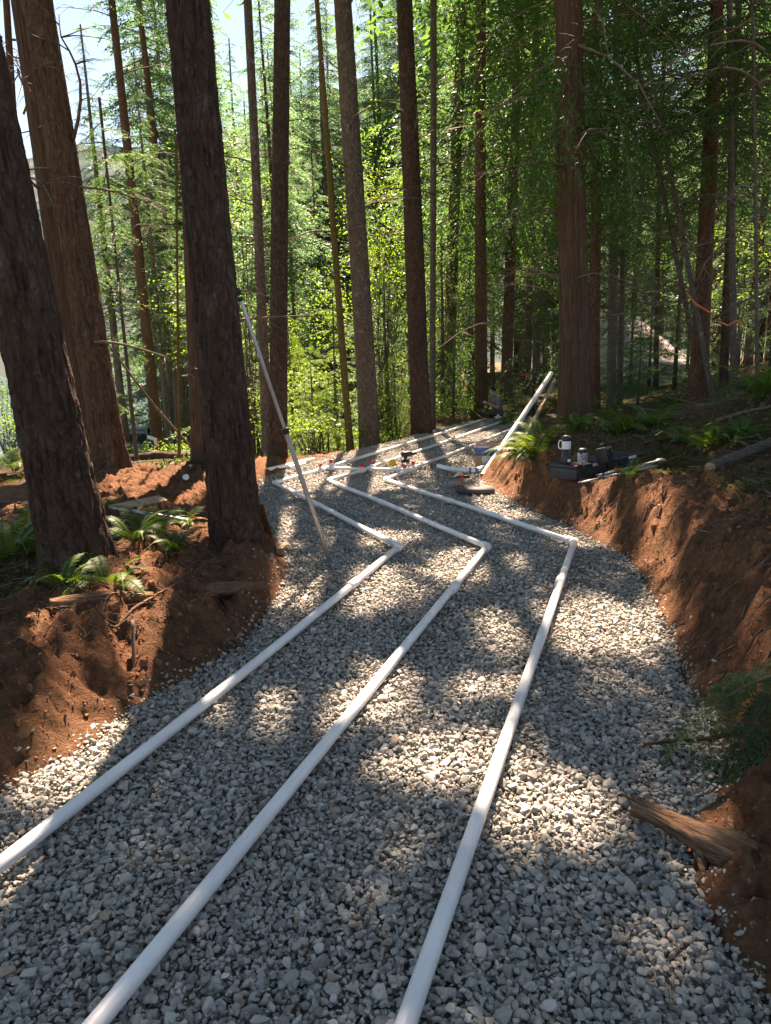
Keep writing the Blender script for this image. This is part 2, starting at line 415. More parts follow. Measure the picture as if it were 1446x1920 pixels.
bump(nt, b, math_n(nt, 'ADD', n2, noise(nt, co, 70.0, 6, 0.7)), 1.0, 0.05)
M['floor'] = m
ground = tag(MB().add(np.stack([XX, YY, ZZ], 1), Qg, soil_mask(XX, YY, DD)).build('ground', M['floor']), kind='structure')

# ------------------------------------------------------------------ gravel bed
def pebble_bm(seed, rough=1.0):
    """broken, water-worn stone: hull of a few points with its edges rounded off"""
    r = np.random.default_rng(seed); bm = bmesh.new(); n = int(r.integers(9, 15))
    V = unit_rows(r.normal(size=(n, 3))) * r.uniform(0.40, 0.54, (n, 1)) * np.array([1.0, r.uniform(0.60, 0.95), r.uniform(0.45, 0.75)])
    for c in V: bm.verts.new(c)
    h = bmesh.ops.convex_hull(bm, input=bm.verts[:]); bmesh.ops.delete(bm, geom=list({e for e in h['geom_interior'] + h['geom_unused'] if isinstance(e, bmesh.types.BMVert)}), context='VERTS')
    bmesh.ops.dissolve_limit(bm, angle_limit=0.18, verts=bm.verts[:], edges=bm.edges[:])
    bmesh.ops.bevel(bm, geom=bm.edges[:], offset=0.14 if seed % 3 else 0.20, segments=2, affect='EDGES', profile=0.55, clamp_overlap=True)
    bmesh.ops.triangulate(bm, faces=bm.faces[:]); bmesh.ops.smooth_vert(bm, verts=bm.verts[:], factor=0.25, use_axis_x=True, use_axis_y=True, use_axis_z=True)
    for v in bm.verts:
        c = np.array(v.co); v.co = Vector(c * (1 + 0.07 * rough * (float(fbm(c[0] * 5 + seed, c[1] * 5, c[2] * 5, oct=2)) - 0.5)))
    bmesh.ops.recalc_face_normals(bm, faces=bm.faces[:])
    return bm
def unit_rows(v): return v / np.linalg.norm(v, axis=1, keepdims=True)
m, nt, b = new_mat('pebble_stone')
oi = N(nt, 'ShaderNodeObjectInfo')
cp = ramp(nt, oi.outputs['Random'], [(0.0, (0.18, 0.172, 0.155)), (0.2, (0.265, 0.258, 0.226)), (0.42, (0.35, 0.34, 0.30)), (0.6, (0.295, 0.298, 0.28)), (0.78, (0.39, 0.37, 0.32)), (0.9, (0.48, 0.462, 0.42)), (0.975, (0.36, 0.25, 0.18)), (1.0, (0.60, 0.58, 0.535))])
nn = noise(nt, objco(nt), 3.2, 6, 0.7)
cp = mixc(nt, 0.45, cp, mixc(nt, 1.0, cp, ramp(nt, nn, [(0.3, (0.55, 0.54, 0.52)), (0.7, (1.35, 1.33, 1.28))]), 'MULTIPLY'))
nt.links.new(cp, b.inputs['Base Color']); b.inputs['Roughness'].default_value = 0.8; b.inputs['Specular IOR Level'].default_value = 0.25
bump(nt, b, noise(nt, objco(nt), 9.0, 5, 0.7), 0.25, 0.04)
M['pebble'] = m
PEB = []
for k in range(22):
    mb = MB(); add_bm(mb, pebble_bm(k + 1)); me = mb.mesh('pebble'); me.materials.append(M['pebble']); PEB.append(me)
def source_collection(name, meshes):
    c = bpy.data.collections.new(name)
    for k, me in enumerate(meshes):
        o = bpy.data.objects.new('%s_shape_%02d' % (name, k), me); c.objects.link(o)
    return c
def scatter(name, pts, rot, scl, idx, coll, parent=None, mat=None):
    """one object that sets shared small shapes on given points"""
    me = bpy.data.meshes.new(name); pts = np.asarray(pts, np.float32)
    me.vertices.add(len(pts)); me.vertices.foreach_set('co', pts.reshape(-1))
    for nm, dat in (('rot', rot), ('scl', scl)):
        a = me.attributes.new(nm, 'FLOAT_VECTOR', 'POINT'); a.data.foreach_set('vector', np.asarray(dat, np.float32).reshape(-1))
    a = me.attributes.new('idx', 'INT', 'POINT'); a.data.foreach_set('value', np.asarray(idx, np.int32))
    o = link(name, me, parent)
    ng = bpy.data.node_groups.new(name, 'GeometryNodeTree')
    ng.interface.new_socket('Geometry', in_out='INPUT', socket_type='NodeSocketGeometry')
    ng.interface.new_socket('Geometry', in_out='OUTPUT', socket_type='NodeSocketGeometry')
    gi = ng.nodes.new('NodeGroupInput'); go = ng.nodes.new('NodeGroupOutput')
    ci = ng.nodes.new('GeometryNodeCollectionInfo'); ci.inputs['Collection'].default_value = coll
    ci.inputs['Separate Children'].default_value = True; ci.inputs['Reset Children'].default_value = True
    ip = ng.nodes.new('GeometryNodeInstanceOnPoints'); ip.inputs['Pick Instance'].default_value = True
    def na(nm, t):
        n = ng.nodes.new('GeometryNodeInputNamedAttribute'); n.data_type = t; n.inputs['Name'].default_value = nm; return n.outputs[0]
    e2r = ng.nodes.new('FunctionNodeEulerToRotation')
    L = ng.links.new
    L(gi.outputs[0], ip.inputs['Points']); L(ci.outputs[0], ip.inputs['Instance'])
    L(na('idx', 'INT'), ip.inputs['Instance Index']); L(na('rot', 'FLOAT_VECTOR'), e2r.inputs[0]); L(e2r.outputs[0], ip.inputs['Rotation'])
    L(na('scl', 'FLOAT_VECTOR'), ip.inputs['Scale']); L(ip.outputs[0], go.inputs[0])
    md = o.modifiers.new('scatter', 'NODES'); md.node_group = ng
    return o
def grid_pts(x0, x1, y0, y1, s, r):
    a, b_ = np.meshgrid(np.arange(x0, x1, s), np.arange(y0, y1, s)); p = np.stack([a.reshape(-1), b_.reshape(-1)], 1)
    return p + r.uniform(-0.5, 0.5, p.shape) * s
gr = np.random.default_rng(11)
pp = []
for (y0, y1, s, lay) in ((0.9, 3.4, 0.0175, -1), (0.9, 4.2, 0.021, 0), (0.9, 4.2, 0.027, 1), (4.2, 9.5, 0.024, 0), (4.2, 9.5, 0.032, 1), (9.5, 21.5, 0.036, 1)):
    p = grid_pts(-3.6, 5.2, y0, y1, s, gr)
    d = gdist(p[:, 0], p[:, 1]); e = 0.05 * gr.normal(size=len(p))
    p = p[d < 0.015 + np.maximum(e, -0.05)]
    px, py, w = pix(np.column_stack([p, np.zeros(len(p))]))
    p = p[(px > -420) & (px < 1870) & (py < 2350)]
    pp.append(np.column_stack([p, np.full(len(p), lay)]))
pp = np.concatenate(pp)
# spilled stones on the banks
sp_c = [P(x, y, .1) for x, y in ((210, 1230), (150, 1270), (90, 1290), (330, 1180), (300, 1190), (500, 1150), (60, 1330), (240, 1300), (390, 1240), (1310, 1300), (1340, 1400))]
sp = np.concatenate([np.array(c[:2]) + gr.normal(size=(3, 2)) * 0.05 for c in sp_c])
NG = len(pp)
allp = np.concatenate([pp[:, :2], sp]); layer = np.concatenate([pp[:, 2], np.full(len(sp), 1)])
dd = gdist(allp[:, 0], allp[:, 1])
und = 0.035 * (fbm(allp[:, 0] * 1.3, allp[:, 1] * 1.3, oct=2) - 0.5)
size = np.clip(np.exp(gr.normal(math.log(0.0265), 0.34, len(allp))), 0.014, 0.062)
size[NG:] *= 0.6
size = np.where(layer == 0, size * 0.95, np.where(layer == -1, np.minimum(size * 0.75, 0.026), size))
zz = np.where(dd < 0.01, und - 0.012 + np.maximum(layer, -0.25) * 0.012 + gr.uniform(-0.008, 0.008, len(allp)), height(allp[:, 0], allp[:, 1]) - size * 0.28)
PTS = np.column_stack([allp, zz])
ROT = np.column_stack([gr.normal(0, 0.42, len(allp)), gr.normal(0, 0.42, len(allp)), gr.uniform(0, 6.283, len(allp))])
SCL = size[:, None] * gr.uniform(0.85, 1.2, (len(allp), 3))
IDX = gr.integers(0, len(PEB), len(allp))
bed = MB()
bm = bmesh.new(); vs = [bm.verts.new((x, y, -0.028)) for x, y in GP]; f = bm.faces.new(vs); bmesh.ops.triangulate(bm, faces=[f])
add_bm(bed, bm)
gravel_bed = tag(bed.build('gravel_bed', simple('gravel_fines', (0.15, 0.14, 0.122), 0.95, var=0.4, scale=40), None, False), kind='structure')
px, py, w = pix(PTS)
show = (px > 5) & (px < 1441) & (py < 1915) & (layer == 1)
area = np.where(show, (size / w) ** 2, 0)
big = np.zeros(len(PTS), bool); big[np.argsort(-area)[:300]] = True
for k in np.where(big)[0]:
    o = link('pebble', PEB[IDX[k]], gravel_bed)
    o.location = PTS[k]; o.rotation_euler = ROT[k]; o.scale = SCL[k]
pebcol = source_collection('pebble', PEB)
# needles, bark bits and twigs dropped on the stones
bits = MB(); nb_ = 900; bx = np.column_stack([gr.uniform(-2.2, 2.6, nb_), 1.3 + 9 * gr.uniform(size=nb_) ** 1.4]); bx = bx[gdist(bx[:, 0], bx[:, 1]) < -0.02]
for q in bx:
    l_ = gr.uniform(0.008, 0.05); a_ = gr.uniform(0, 6.28); dv_ = np.array([math.cos(a_), math.sin(a_), gr.normal(0, 0.2)]) * l_; p_ = np.array([q[0], q[1], 0.024 + gr.uniform(0, 0.006)])
    add_tube(bits, np.array([p_ - dv_ / 2, p_ + np.array([0, 0, 0.003]), p_ + dv_ / 2]), gr.uniform(0.0008, 0.0028), 4, gr.uniform(), cap=False)
tag(bits.build('dropped_twigs', M['twig'], gravel_bed), kind='stuff')
tag(scatter('gravel', PTS[~big], ROT[~big], SCL[~big], IDX[~big], pebcol, gravel_bed), kind='stuff')

# soil clods crumbling off the cut banks
CL = []
M['soil'] = simple('soil_clod', (0.23, 0.105, 0.056), 0.97, var=0.5, scale=3, spec=0.1, bumps=0.5)
for k in range(6):
    mb = MB(); add_bm(mb, pebble_bm(50 + k, 3.0)); me = mb.mesh('clod'); me.materials.append(M['soil']); CL.append(me)
p = np.concatenate([grid_pts(-3.6, 3.2, 1.4, 10, 0.045, gr), grid_pts(-2.6, 2.6, 1.6, 6.5, 0.024, gr)]); d = gdist(p[:, 0], p[:, 1]); sm = soil_mask(p[:, 0], p[:, 1], d)
p = p[(d > 0.0) & (d < 2.6) & (sm > 0.5) & (gr.uniform(size=len(p)) < 0.62 + 0.6 * (fbm(p[:, 0] * 2, p[:, 1] * 2, oct=2) - 0.5))]
s = np.clip(np.exp(gr.normal(math.log(0.013), 0.7, len(p))), 0.004, 0.09)
zc = height(p[:, 0], p[:, 1])
tag(scatter('soil_crumbs', np.column_stack([p, zc - 0.30 * s]), gr.uniform(-3, 3, (len(p), 3)), s[:, None] * gr.uniform(0.7, 1.2, (len(p), 3)),
            gr.integers(0, 6, len(p)), source_collection('clod', CL), ground), kind='stuff')

# lake and far mountain
def sheet(name, x0, x1, y0, y1, z, mat, n=2):
    xs = np.linspace(x0, x1, n); ys = np.linspace(y0, y1, n); a, b_ = np.meshgrid(xs, ys)
    i = np.arange(n - 1)[:, None] * n; j = np.arange(n - 1)[None]
    return MB().add(np.stack([a, b_, np.full_like(a, z)], -1).reshape(-1, 3), np.stack([i + j, i + j + 1, i + n + j + 1, i + n + j], -1).reshape(-1, 4)).build(name, mat)
m, nt, b = new_mat('lake_water')
b.inputs['Base Color'].default_value = (0.03, 0.09, 0.11, 1); b.inputs['Roughness'].default_value = 0.12
bump(nt, b, noise(nt, objco(nt), 0.6, 4, 0.6), 0.25, 0.3)
tag(sheet('lake', -2500, 1500, 110, 2400, -13.2, m), kind='structure')
m, nt, b = new_mat('mountain_forest')
nn = noise(nt, objco(nt), 0.035, 8, 0.7); n0 = noise(nt, objco(nt), 0.004, 5, 0.6)
c = ramp(nt, nn, [(0.3, (0.018, 0.036, 0.024)), (0.55, (0.045, 0.075, 0.045)), (0.75, (0.085, 0.11, 0.065))])
nt.links.new(mixc(nt, ramp(nt, n0, [(0.5, (0, 0, 0)), (0.7, (0.5, 0.5, 0.5))]), c, (0.09, 0.10, 0.07)), b.inputs['Base Color'])
b.inputs['Roughness'].default_value = 0.95
a = np.linspace(-4200, 4200, 240); t = np.linspace(0, 1, 70); A, T = np.meshgrid(a, t)
ridge = 900 + 190 * (fbm(a * 0.0011 + 4, a * 0 + 2, oct=5) - 0.5) * 2 + 60 * np.sin(a * 0.0016 + 2.2)
Zm = -20 + T ** 1.15 * ridge[None] + 55 * T * (fbm(A * 0.006, T * 6, oct=5, gain=0.6) - 0.5) * 2
Ym = 2050 + T * 900 + 0.05 * np.abs(A)
nxm = len(a); i = np.arange(69)[:, None] * nxm; j = np.arange(nxm - 1)[None]
tag(MB().add(np.stack([A, Ym, Zm], -1).reshape(-1, 3), np.stack([i + j, i + j + 1, i + nxm + j + 1, i + nxm + j], -1).reshape(-1, 4)).build('mountain', m), kind='structure')

# pale road cut seen between the trunks up on the right
m = simple('road_gravel', (0.25, 0.215, 0.205), 0.95, var=0.45, scale=2.5)
xs = np.linspace(9.3, 14.5, 40); ts = np.linspace(0, 1, 14); A, T = np.meshgrid(xs, ts)
V = np.stack([A, 29 + 5.5 * T + 0.1 * A, height(A, 29 + 5.5 * T + 0.1 * A, False) * 0 + np.where(T == 0, -0.5, (1.05 + 2.3 * T) * np.sqrt(np.clip(1 - ((A - 11.9) / 2.75) ** 2, 0, 1))) + 0.15 * fbm(A, T * 5, oct=3)], -1).reshape(-1, 3)
i = np.arange(13)[:, None] * 40; j = np.arange(39)[None]
tag(MB().add(V, np.stack([i + j, i + j + 1, i + 40 + j + 1, i + 40 + j], -1).reshape(-1, 4)).build('road', m), kind='structure')

# ------------------------------------------------------------------ foliage shapes
def kites(p, a, b, l, w, mid=0.45):
    """leaf-shaped quads: base p, unit direction a, unit side b"""
    l = np.asarray(l)[:, None]; w = np.asarray(w)[:, None]
    V = np.stack([p, p + a * l * mid + b * w * 0.5, p + a * l, p + a * l * mid - b * w * 0.5], 1).reshape(-1, 3)
    return V, np.arange(len(V)).reshape(-1, 4)
def unit(v): return v / (np.linalg.norm(v, axis=-1, keepdims=True) + 1e-9)
def bough(seed, L=1.4, tw=13, leaf=0.06, ratio=0.38, droop=0.35, hang=0.25, spread=0.42, step=0.62, stem=True, jit=0.35):
    """one flat drooping conifer branch along +X: stem, side twigs, needle sprays"""
    r = np.random.default_rng(seed)
    ax = lambda s: np.stack([L * s, 0.05 * L * np.sin(s * 3 + seed), 0.10 * L * s - droop * L * s ** 2], -1)
    P0 = []; A0 = []; B0 = []; Ls = []; Tn = []
    for k in range(tw):
        s = 0.12 + 0.88 * (k + r.uniform(0, 1)) / tw
        for side in (-1, 1):
            if r.uniform() < 0.12: continue
            lt = L * spread * (1.08 - s) ** 0.7 * r.uniform(0.6, 1.1) + leaf
            base = ax(np.array([s]))[0]; ang = RAD(r.uniform(42, 66))
            dirv = np.array([math.cos(ang), side * math.sin(ang), -hang * r.uniform(0.3, 1.3)]); dirv /= np.linalg.norm(dirv)
            n = max(2, int(lt / (leaf * step))); u = (np.arange(n) + 0.5) / n
            pts = base + dirv * (u * lt)[:, None]; pts[:, 2] -= hang * lt * u ** 2 * 0.6
            for sd in (-1, 1):
                P0.append(pts); sidev = np.cross(dirv, [0, 0, 1]) * sd
                a = unit(dirv[None] * 0.75 + sidev[None] * 0.75 + r.normal(0, jit, (n, 3)) * np.array([0.5, 0.5, 1]))
                nrm = unit(np.array([0, 0, 1.0])[None] + r.normal(0, jit, (n, 3)))
                A0.append(a); B0.append(unit(np.cross(nrm, a))); Ls.append(leaf * r.uniform(0.7, 1.25, n) * (1.1 - 0.35 * u))
                Tn.append(np.clip(0.25 + 0.5 * u * s + r.normal(0, 0.13, n), 0, 1))
    p, a, b_, l, t = (np.concatenate(q) for q in (P0, A0, B0, Ls, Tn))
    V, F = kites(p, a, b_, l, l * ratio)
    return V, F, np.repeat(t, 4)
BOUGH_FINE = [bough(k, 1.5, 17, 0.056, 0.25, 0.35, 0.25, 0.42, 0.46) for k in range(4)]
BOUGH_CEDAR = [bough(20 + k, 1.6, 16, 0.068, 0.26, 0.62, 0.9, 0.40, 0.44) for k in range(4)]
BOUGH_MID = [bough(40 + k, 1.7, 12, 0.11, 0.30, 0.3, 0.3, 0.42, 0.7) for k in range(4)]
BOUGH_FAR = [bough(60 + k, 2.0, 9, 0.19, 0.34, 0.28, 0.35, 0.40, 0.62) for k in range(4)]
BOUGH_FINE2 = [bough(k, 1.5, 10, 0.088, 0.27, 0.35, 0.25, 0.42, 0.50) for k in range(4)]
BOUGH_CEDAR2 = [bough(20 + k, 1.6, 9, 0.10, 0.28, 0.62, 0.9, 0.40, 0.50) for k in range(4)]
BOUGH_CANOPY = [bough(80 + k, 2.2, 7, 0.24, 0.46, 0.2, 0.2, 0.45, 0.85) for k in range(4)]
def maple_spray(seed, n=60, R=0.5, leaf=0.064):
    r = np.random.default_rng(seed)
    p = r.normal(0, 1, (n, 3)) * np.array([R, R, R * 0.28]); a = unit(r.normal(0, 1, (n, 3)) * np.array([1, 1, 0.4]) + np.array([0, 0, -0.35]))
    nr = unit(np.array([0, 0, 1.0]) + r.normal(0, 0.35, (n, 3))); b_ = unit(np.cross(nr, a)); l = leaf * r.uniform(0.7, 1.3, n)
    V1, F1 = kites(p, a, b_, l, l * 0.55); V2, F2 = kites(p, unit(a * 0.55 + b_ * 0.8), unit(b_ * 0.55 - a * 0.8), l * 0.8, l * 0.4)
    V3, F3 = kites(p, unit(a * 0.55 - b_ * 0.8), unit(b_ * 0.55 + a * 0.8), l * 0.8, l * 0.4)
    V = np.vstack([V1, V2, V3]); F = np.vstack([F1, F2 + len(V1), F3 + 2 * len(V1)])
    t = np.repeat(np.clip(r.normal(0.5, 0.2, n), 0, 1), 4)
    return V, F, np.concatenate([t, t, t])
MAPLE = [maple_spray(k) for k in range(4)]

# sunlit gaps between the crowns: where light reaches the ground (read off the photograph, crown leaves and twigs in the way are cut out to let it through)
GAPS = [(205, 1340, 100, 60), (150, 1400, 110, 50), (590, 1278, 190, 38), (850, 1362, 130, 45), (1040, 1440, 130, 62), (720, 1230, 60, 30), (1090, 1140, 165, 48),
        (665, 1080, 100, 40), (520, 985, 42, 35), (890, 1030, 100, 30), (950, 905, 60, 45), (600, 885, 130, 20), (1230, 1680, 70, 45), (1240, 1080, 30, 70),
        (235, 1200, 85, 75), (60, 1270, 85, 55), (130, 1200, 50, 30), (520, 1085, 25, 30), (300, 930, 95, 45), (1030, 1890, 60, 30), (700, 985, 80, 16), (930, 1240, 75, 22), (450, 1290, 60, 30), (880, 810, 60, 8),
        (790, 850, 60, 8), (1100, 985, 60, 20), (30, 1560, 50, 40), (1255, 1530, 75, 45), (1290, 950, 60, 20), (350, 1060, 60, 20)]
GA = np.array(GAPS, float)
def in_gap(p, grow=1.0):
    p = np.asarray(p, float); t = (p[:, 2] - 0.1) / SUN_VEC[2]
    q = p - SUN_VEC[None] * t[:, None]
    x, y, w = pix(q); ok = w > 0.5
    r = ((x[:, None] - GA[None, :, 0]) / (GA[None, :, 2] * grow)) ** 2 + ((y[:, None] - GA[None, :, 1]) / (GA[None, :, 3] * grow)) ** 2
    edge = 0.65 + 0.8 * fbm(q[:, 0] * 3.0, q[:, 1] * 3.0, oct=3)
    return ok & (r < (edge ** 2)[:, None]).any(1)

def crown_mb(seed, z0, z1, rfun, nb, temps, pitch=(-25, 15), trunk_r=0.1, mw=None, keep=None, lean_gap=1.0, stems=True, stem_r=0.012, lmin=0.5):
    """limbs set round the stem from z0 to z1 (stem local frame), needles as slot 0, wood as slot 1"""
    r = np.random.default_rng(seed); mb = MB(); by = {k: [] for k in range(len(temps))}; tn = {k: [] for k in range(len(temps))}
    for k in range(nb):
        f = (k + r.uniform(0, 1)) / nb; z = z0 + (z1 - z0) * f
        az = k * 2.39996 + r.normal(0, 0.5); R = max(rfun(f) * r.uniform(0.65, 1.15), lmin * 0.6); pt = RAD(r.uniform(*pitch)) + 0.25 * f
        ti = int(r.integers(len(temps))); TL = temps[ti][0][:, 0].max()
        s = R / TL; Rm = rotz(az) @ roty(-pt)
        M4 = np.eye(4); M4[:3, :3] = Rm * np.array([s, max(s, 0.55 * min(1.6, s * 1.5)), max(s, 0.5)]); M4[:3, 3] = (math.cos(az) * trunk_r * 0.5, math.sin(az) * trunk_r * 0.5, z)
        tip = M4[:3, 3] + Rm @ np.array([R, 0, 0])
        if mw is not None or keep is not None:
            pts = np.array([M4[:3, 3] * (1 - u) + tip * u for u in (0.25, 0.5, 0.75, 1.0)])
            if mw is not None: pts = pts @ mw[:3, :3].T + mw[:3, 3]
            if keep is not None and not keep(pts): continue
        by[ti].append(M4); tn[ti].append(r.normal(0, 0.12))
        if stems:
            u = np.linspace(0, 0.9, 4); pl = np.stack([u * TL, 0.05 * TL * np.sin(u * 3), 0.10 * TL * u - 0.3 * TL * u ** 2], 1)
            add_tube(mb, pl @ M4[:3, :3].T + M4[:3, 3], np.array([1.4, 1, 0.7, 0.3]) * stem_r * max(s, 0.6), 3, 0.4, 1, cap=False)
    for ti, ms in by.items():
        if ms: mb.add_inst(temps[ti][0], temps[ti][1], np.array(ms), np.array(tn[ti]), temps[ti][2])
    return mb

# ------------------------------------------------------------------ trunks
def trunk_mb(seed, H, r0, r1, h1, seg=24, near=0.1, flare=0.35, amp=0.06, bend=0.0, freq=7.0, zf=1.1, hv=6.0, flute=0.0, roots=5):
    """stem along +Z: radius r0 above the butt swell, r1 at height h1, on to the top at H"""
    r = np.random.default_rng(seed)
    z = [-0.25]
    while z[-1] < H: z.append(z[-1] + (near if z[-1] < hv else max(near * 6, 0.6)))
    z = np.array(z); z[-1] = H
    rad = np.interp(z, [-0.3, 0, h1, H], [r0, r0, r1, max(r1 * 0.25, 0.02)])
    fl = flare * np.exp(-np.maximum(z, 0) / (1.6 * r0 + 0.12))
    cx = bend * np.sin(z / 3.1 + seed) * 0.5 + bend * 0.4 * np.sin(z / 1.3 + seed * 2); cy = bend * np.cos(z / 2.7 + seed * 1.7) * 0.5
    th = np.arange(seg) * 2 * math.pi / seg; TH, Z = np.meshgrid(th, z)
    wob = 0.25 * np.sin(Z * 1.7 + seed)
    n1 = fbm(np.cos(TH + 0.12 * wob) * freq * 0.5 + seed, np.sin(TH + 0.12 * wob) * freq * 0.5, Z * zf, oct=3, gain=0.6)
    ridge = 1 - np.abs(2 * n1 - 1) * 2.4
    plate = vnoise(np.cos(TH) * freq + 3, np.sin(TH) * freq + seed, Z * zf * 3.2)
    big = fbm(np.cos(TH) * 1.2 + seed, np.sin(TH) * 1.2, Z * 0.5, oct=2) - 0.5
    lobes = 0.5 + 0.5 * np.cos(roots * (TH + 0.3 * np.sin(TH * 2 + seed)) + seed)
    R = rad[:, None] * (1 + 0.14 * big + amp * (0.75 * ridge + 0.45 * (plate - 0.5)) + flute * (lobes - 0.5) * np.exp(-np.maximum(Z, 0) / 1.2)) + rad[:, None] * fl[:, None] * (0.45 + 0.8 * lobes)
    V = np.stack([cx[:, None] + R * np.cos(TH), cy[:, None] + R * np.sin(TH), Z], -1).reshape(-1, 3)
    n = len(z); i = np.arange(n - 1)[:, None] * seg; j = np.arange(seg)[None]; k = (j + 1) % seg
    mb = MB(); mb.add(V, np.stack([i + j, i + k, i + seg + k, i + seg + j], -1).reshape(-1, 4), np.clip(0.5 + 0.5 * ridge, 0, 1).reshape(-1))
    return mb
# dead side limbs shared between the trees
def dead_limb(seed, L=1.6, up=0.25):
    r = np.random.default_rng(seed); mb = MB(); s = np.linspace(0, 1, 9)
    p = np.stack([L * s, 0.10 * L * np.sin(s * 4 + seed), up * L * s - 0.55 * L * s ** 2 * r.uniform(0.4, 1.2)], 1) + np.cumsum(r.normal(0, 0.012, (9, 3)), 0)
    add_tube(mb, p, 0.016 * (1.15 - s), 5)
    for k in range(7):
        q = p[int(r.integers(2, 8))]; d = unit(np.array([0.7, r.choice([-1, 1]) * r.uniform(0.4, 1), r.uniform(-0.7, 0.3)])); l = r.uniform(0.15, 0.5) * L
        t = np.linspace(0, 1, 5)[:, None]; add_tube(mb, q + d * l * t + np.array([0, 0, -0.25 * l]) * t ** 2 + np.vstack([np.zeros(3), np.cumsum(r.normal(0, 0.012, (4, 3)), 0)]), 0.006 * (1.1 - t[:, 0]), 3)
    me = mb.mesh('branch'); me.materials.append(M['twig']); return me
LIMB = [dead_limb(k) for k in range(8)]

ALLTREES = []
def tree(name, label, base, d, top, wb, wt, mat='bark_fir', H=22, seg=24, near=0.12, flare=0.3, amp=0.06, bend=0.0, lean_y=0.0, seed=1, freq=7.0,
         canopy=None, limbs=None, dead=0, dead_z=(1.5, 6), group=None, z=None, cat='tree', flute=0.0, roots=5, hv=6.5, zf=1.1, twist=0.0, leafmat='leaf_fir'):
    """base/top: picture positions of the stem's foot and of a point higher up, d its distance; wb/wt stem widths there"""
    b0 = PD(base[0], base[1], d); zb = hz(b0[0], b0[1]) if z is None else z
    b0 = np.array([b0[0], d, zb - 0.02]); t0 = PD(top[0], top[1], d + lean_y)
    ax = t0 - b0; h1 = np.linalg.norm(ax); ax /= h1
    dist = b0[1] * CP * math.cos(math.atan2(b0[0], b0[1]))
    kf = 0.85 if amp < 0.12 else 0.80
    r0 = kf * wb * dist / (2 * F_PX); r1 = kf * wt * dist / (2 * F_PX)
    q = Vector(ax).to_track_quat('Z', 'Y'); q = q @ Euler((0, 0, twist)).to_quaternion()
    if canopy: H = max(H, canopy[1] + 0.5)
    root = empty(name, b0, label, cat, group or 'tall conifers of the forest', q.to_euler())
    MW = np.array(Matrix.Translation(Vector(b0)) @ q.to_matrix().to_4x4())
    trunk_mb(seed, H, r0, r1, h1, seg, near, flare, amp, bend, freq, zf, hv, flute, roots).build('trunk', M[mat], root)
    rr = np.random.default_rng(seed + 500)
    if canopy:
        z0, z1, R, nb = canopy
        mb = crown_mb(seed + 30, z0, z1, lambda f: R * (1.05 - f) ** 0.7, nb, BOUGH_CANOPY, (-25, 10), r1, stem_r=0.010)
        if limbs:
            add_limbs(mb, limbs, seed, r1, MW)
        open_gaps(mb, MW); mb.build('crown', [M[leafmat], M['twig']], root)
    elif limbs:
        mb = MB(); add_limbs(mb, limbs, seed, r1, MW)
        if mb.n: open_gaps(mb, MW); mb.build('crown', [M[leafmat], M['twig']], root)
    for k in range(dead):
        o = link('branch', LIMB[int(rr.integers(8))], root); zz = rr.uniform(*dead_z)
        az = rr.uniform(0, 6.283); rad = np.interp(zz, [0, h1], [r0, r1])
        o.location = (math.cos(az) * rad * 0.8, math.sin(az) * rad * 0.8, zz); o.rotation_euler = (0, rr.uniform(-0.5, 0.35), az); s = rr.uniform(0.5, 1.3); o.scale = (s, s, s)
    ALLTREES.append((b0, r0)); return root, MW, (r0, r1, h1)
def open_gaps(mb, MW):
    """thin the crown where the photograph shows light falling through it"""
    V = np.concatenate(mb.V); out = []; om = []
    for q, m_ in zip(mb.Q, mb.qm):
        c = V[q].mean(1) @ MW[:3, :3].T + MW[:3, 3]
        k = ~(in_gap(c) | (in_gap(c, 1.5) & (rng.uniform(size=len(c)) < 0.5))); out.append(q[k]); om.append(m_[k])
    mb.Q = out; mb.qm = om
def add_limbs(mb, limbs, seed, r1, MW):
    z0, z1, R, nb, kind = limbs[:5]; far = MW[1, 3] > 15.2; T = {'fine': BOUGH_FINE2 if far else BOUGH_FINE, 'cedar': BOUGH_CEDAR2 if far else BOUGH_CEDAR, 'mid': BOUGH_MID}[kind]
    m2 = crown_mb(seed + 60, z0, z1, (lambda f: R * (1.03 - f) ** 0.85) if len(limbs) > 6 else (lambda f: R * (0.75 + 0.5 * math.sin(f * 2.5))), nb, T, limbs[5] if len(limbs) > 5 else (-35, 5), r1)
    off = mb.n
    mb.V += m2.V; mb.tint += m2.tint; mb.n += m2.n
    mb.Q += [q + off for q in m2.Q]; mb.qm += m2.qm; mb.T += [q + off for q in m2.T]; mb.tm += m2.tm

# the two big stems in the foreground, left
tree('fir_tree', 'thick dark furrowed trunk leaning in at the left edge, nearest of all', (150, 1085), 4.25, (-75, 0), 150, 124, 'bark_fir', 20, 128, 0.024, 0.22, 0.15, 0.012, 0.0, 3, 11, canopy=(9, 24.32, 2.912, 69), hv=5.2, roots=4, zf=3.4)
tree('fir_tree', 'dark trunk on the dug soil mound with the aluminium pole leaning on it', (447, 1035), 5.0, (353, 0), 112, 86, 'bark_fir', 22, 128, 0.024, 0.12, 0.15, 0.012, 0.0, 5, 11, canopy=(9, 26.88, 2.688, 69), hv=5.4, roots=5, zf=3.4)
tree('fir_tree', 'trunk half hidden close behind the dark trunk with the pole', (386, 850), 10.6, (352, 0), 62, 54, 'bark_cedar', 22, 48, 0.06, 0.2, 0.05, 0.0, 0, 8, canopy=(9, 25.6, 3.136, 78), dead=4, hv=8)
tree('fir_tree', 'big reddish brown trunk with sunlit flakes and wide buttress roots, second from left', (210, 880), 9.3, (70, 0), 70, 62, 'bark_red', 24, 120, 0.032, 0.50, 0.13, 0.01, 0, 11, 11, canopy=(8.5, 26.88, 3.36, 101), dead=5, hv=8, flute=0.12, zf=3.0)
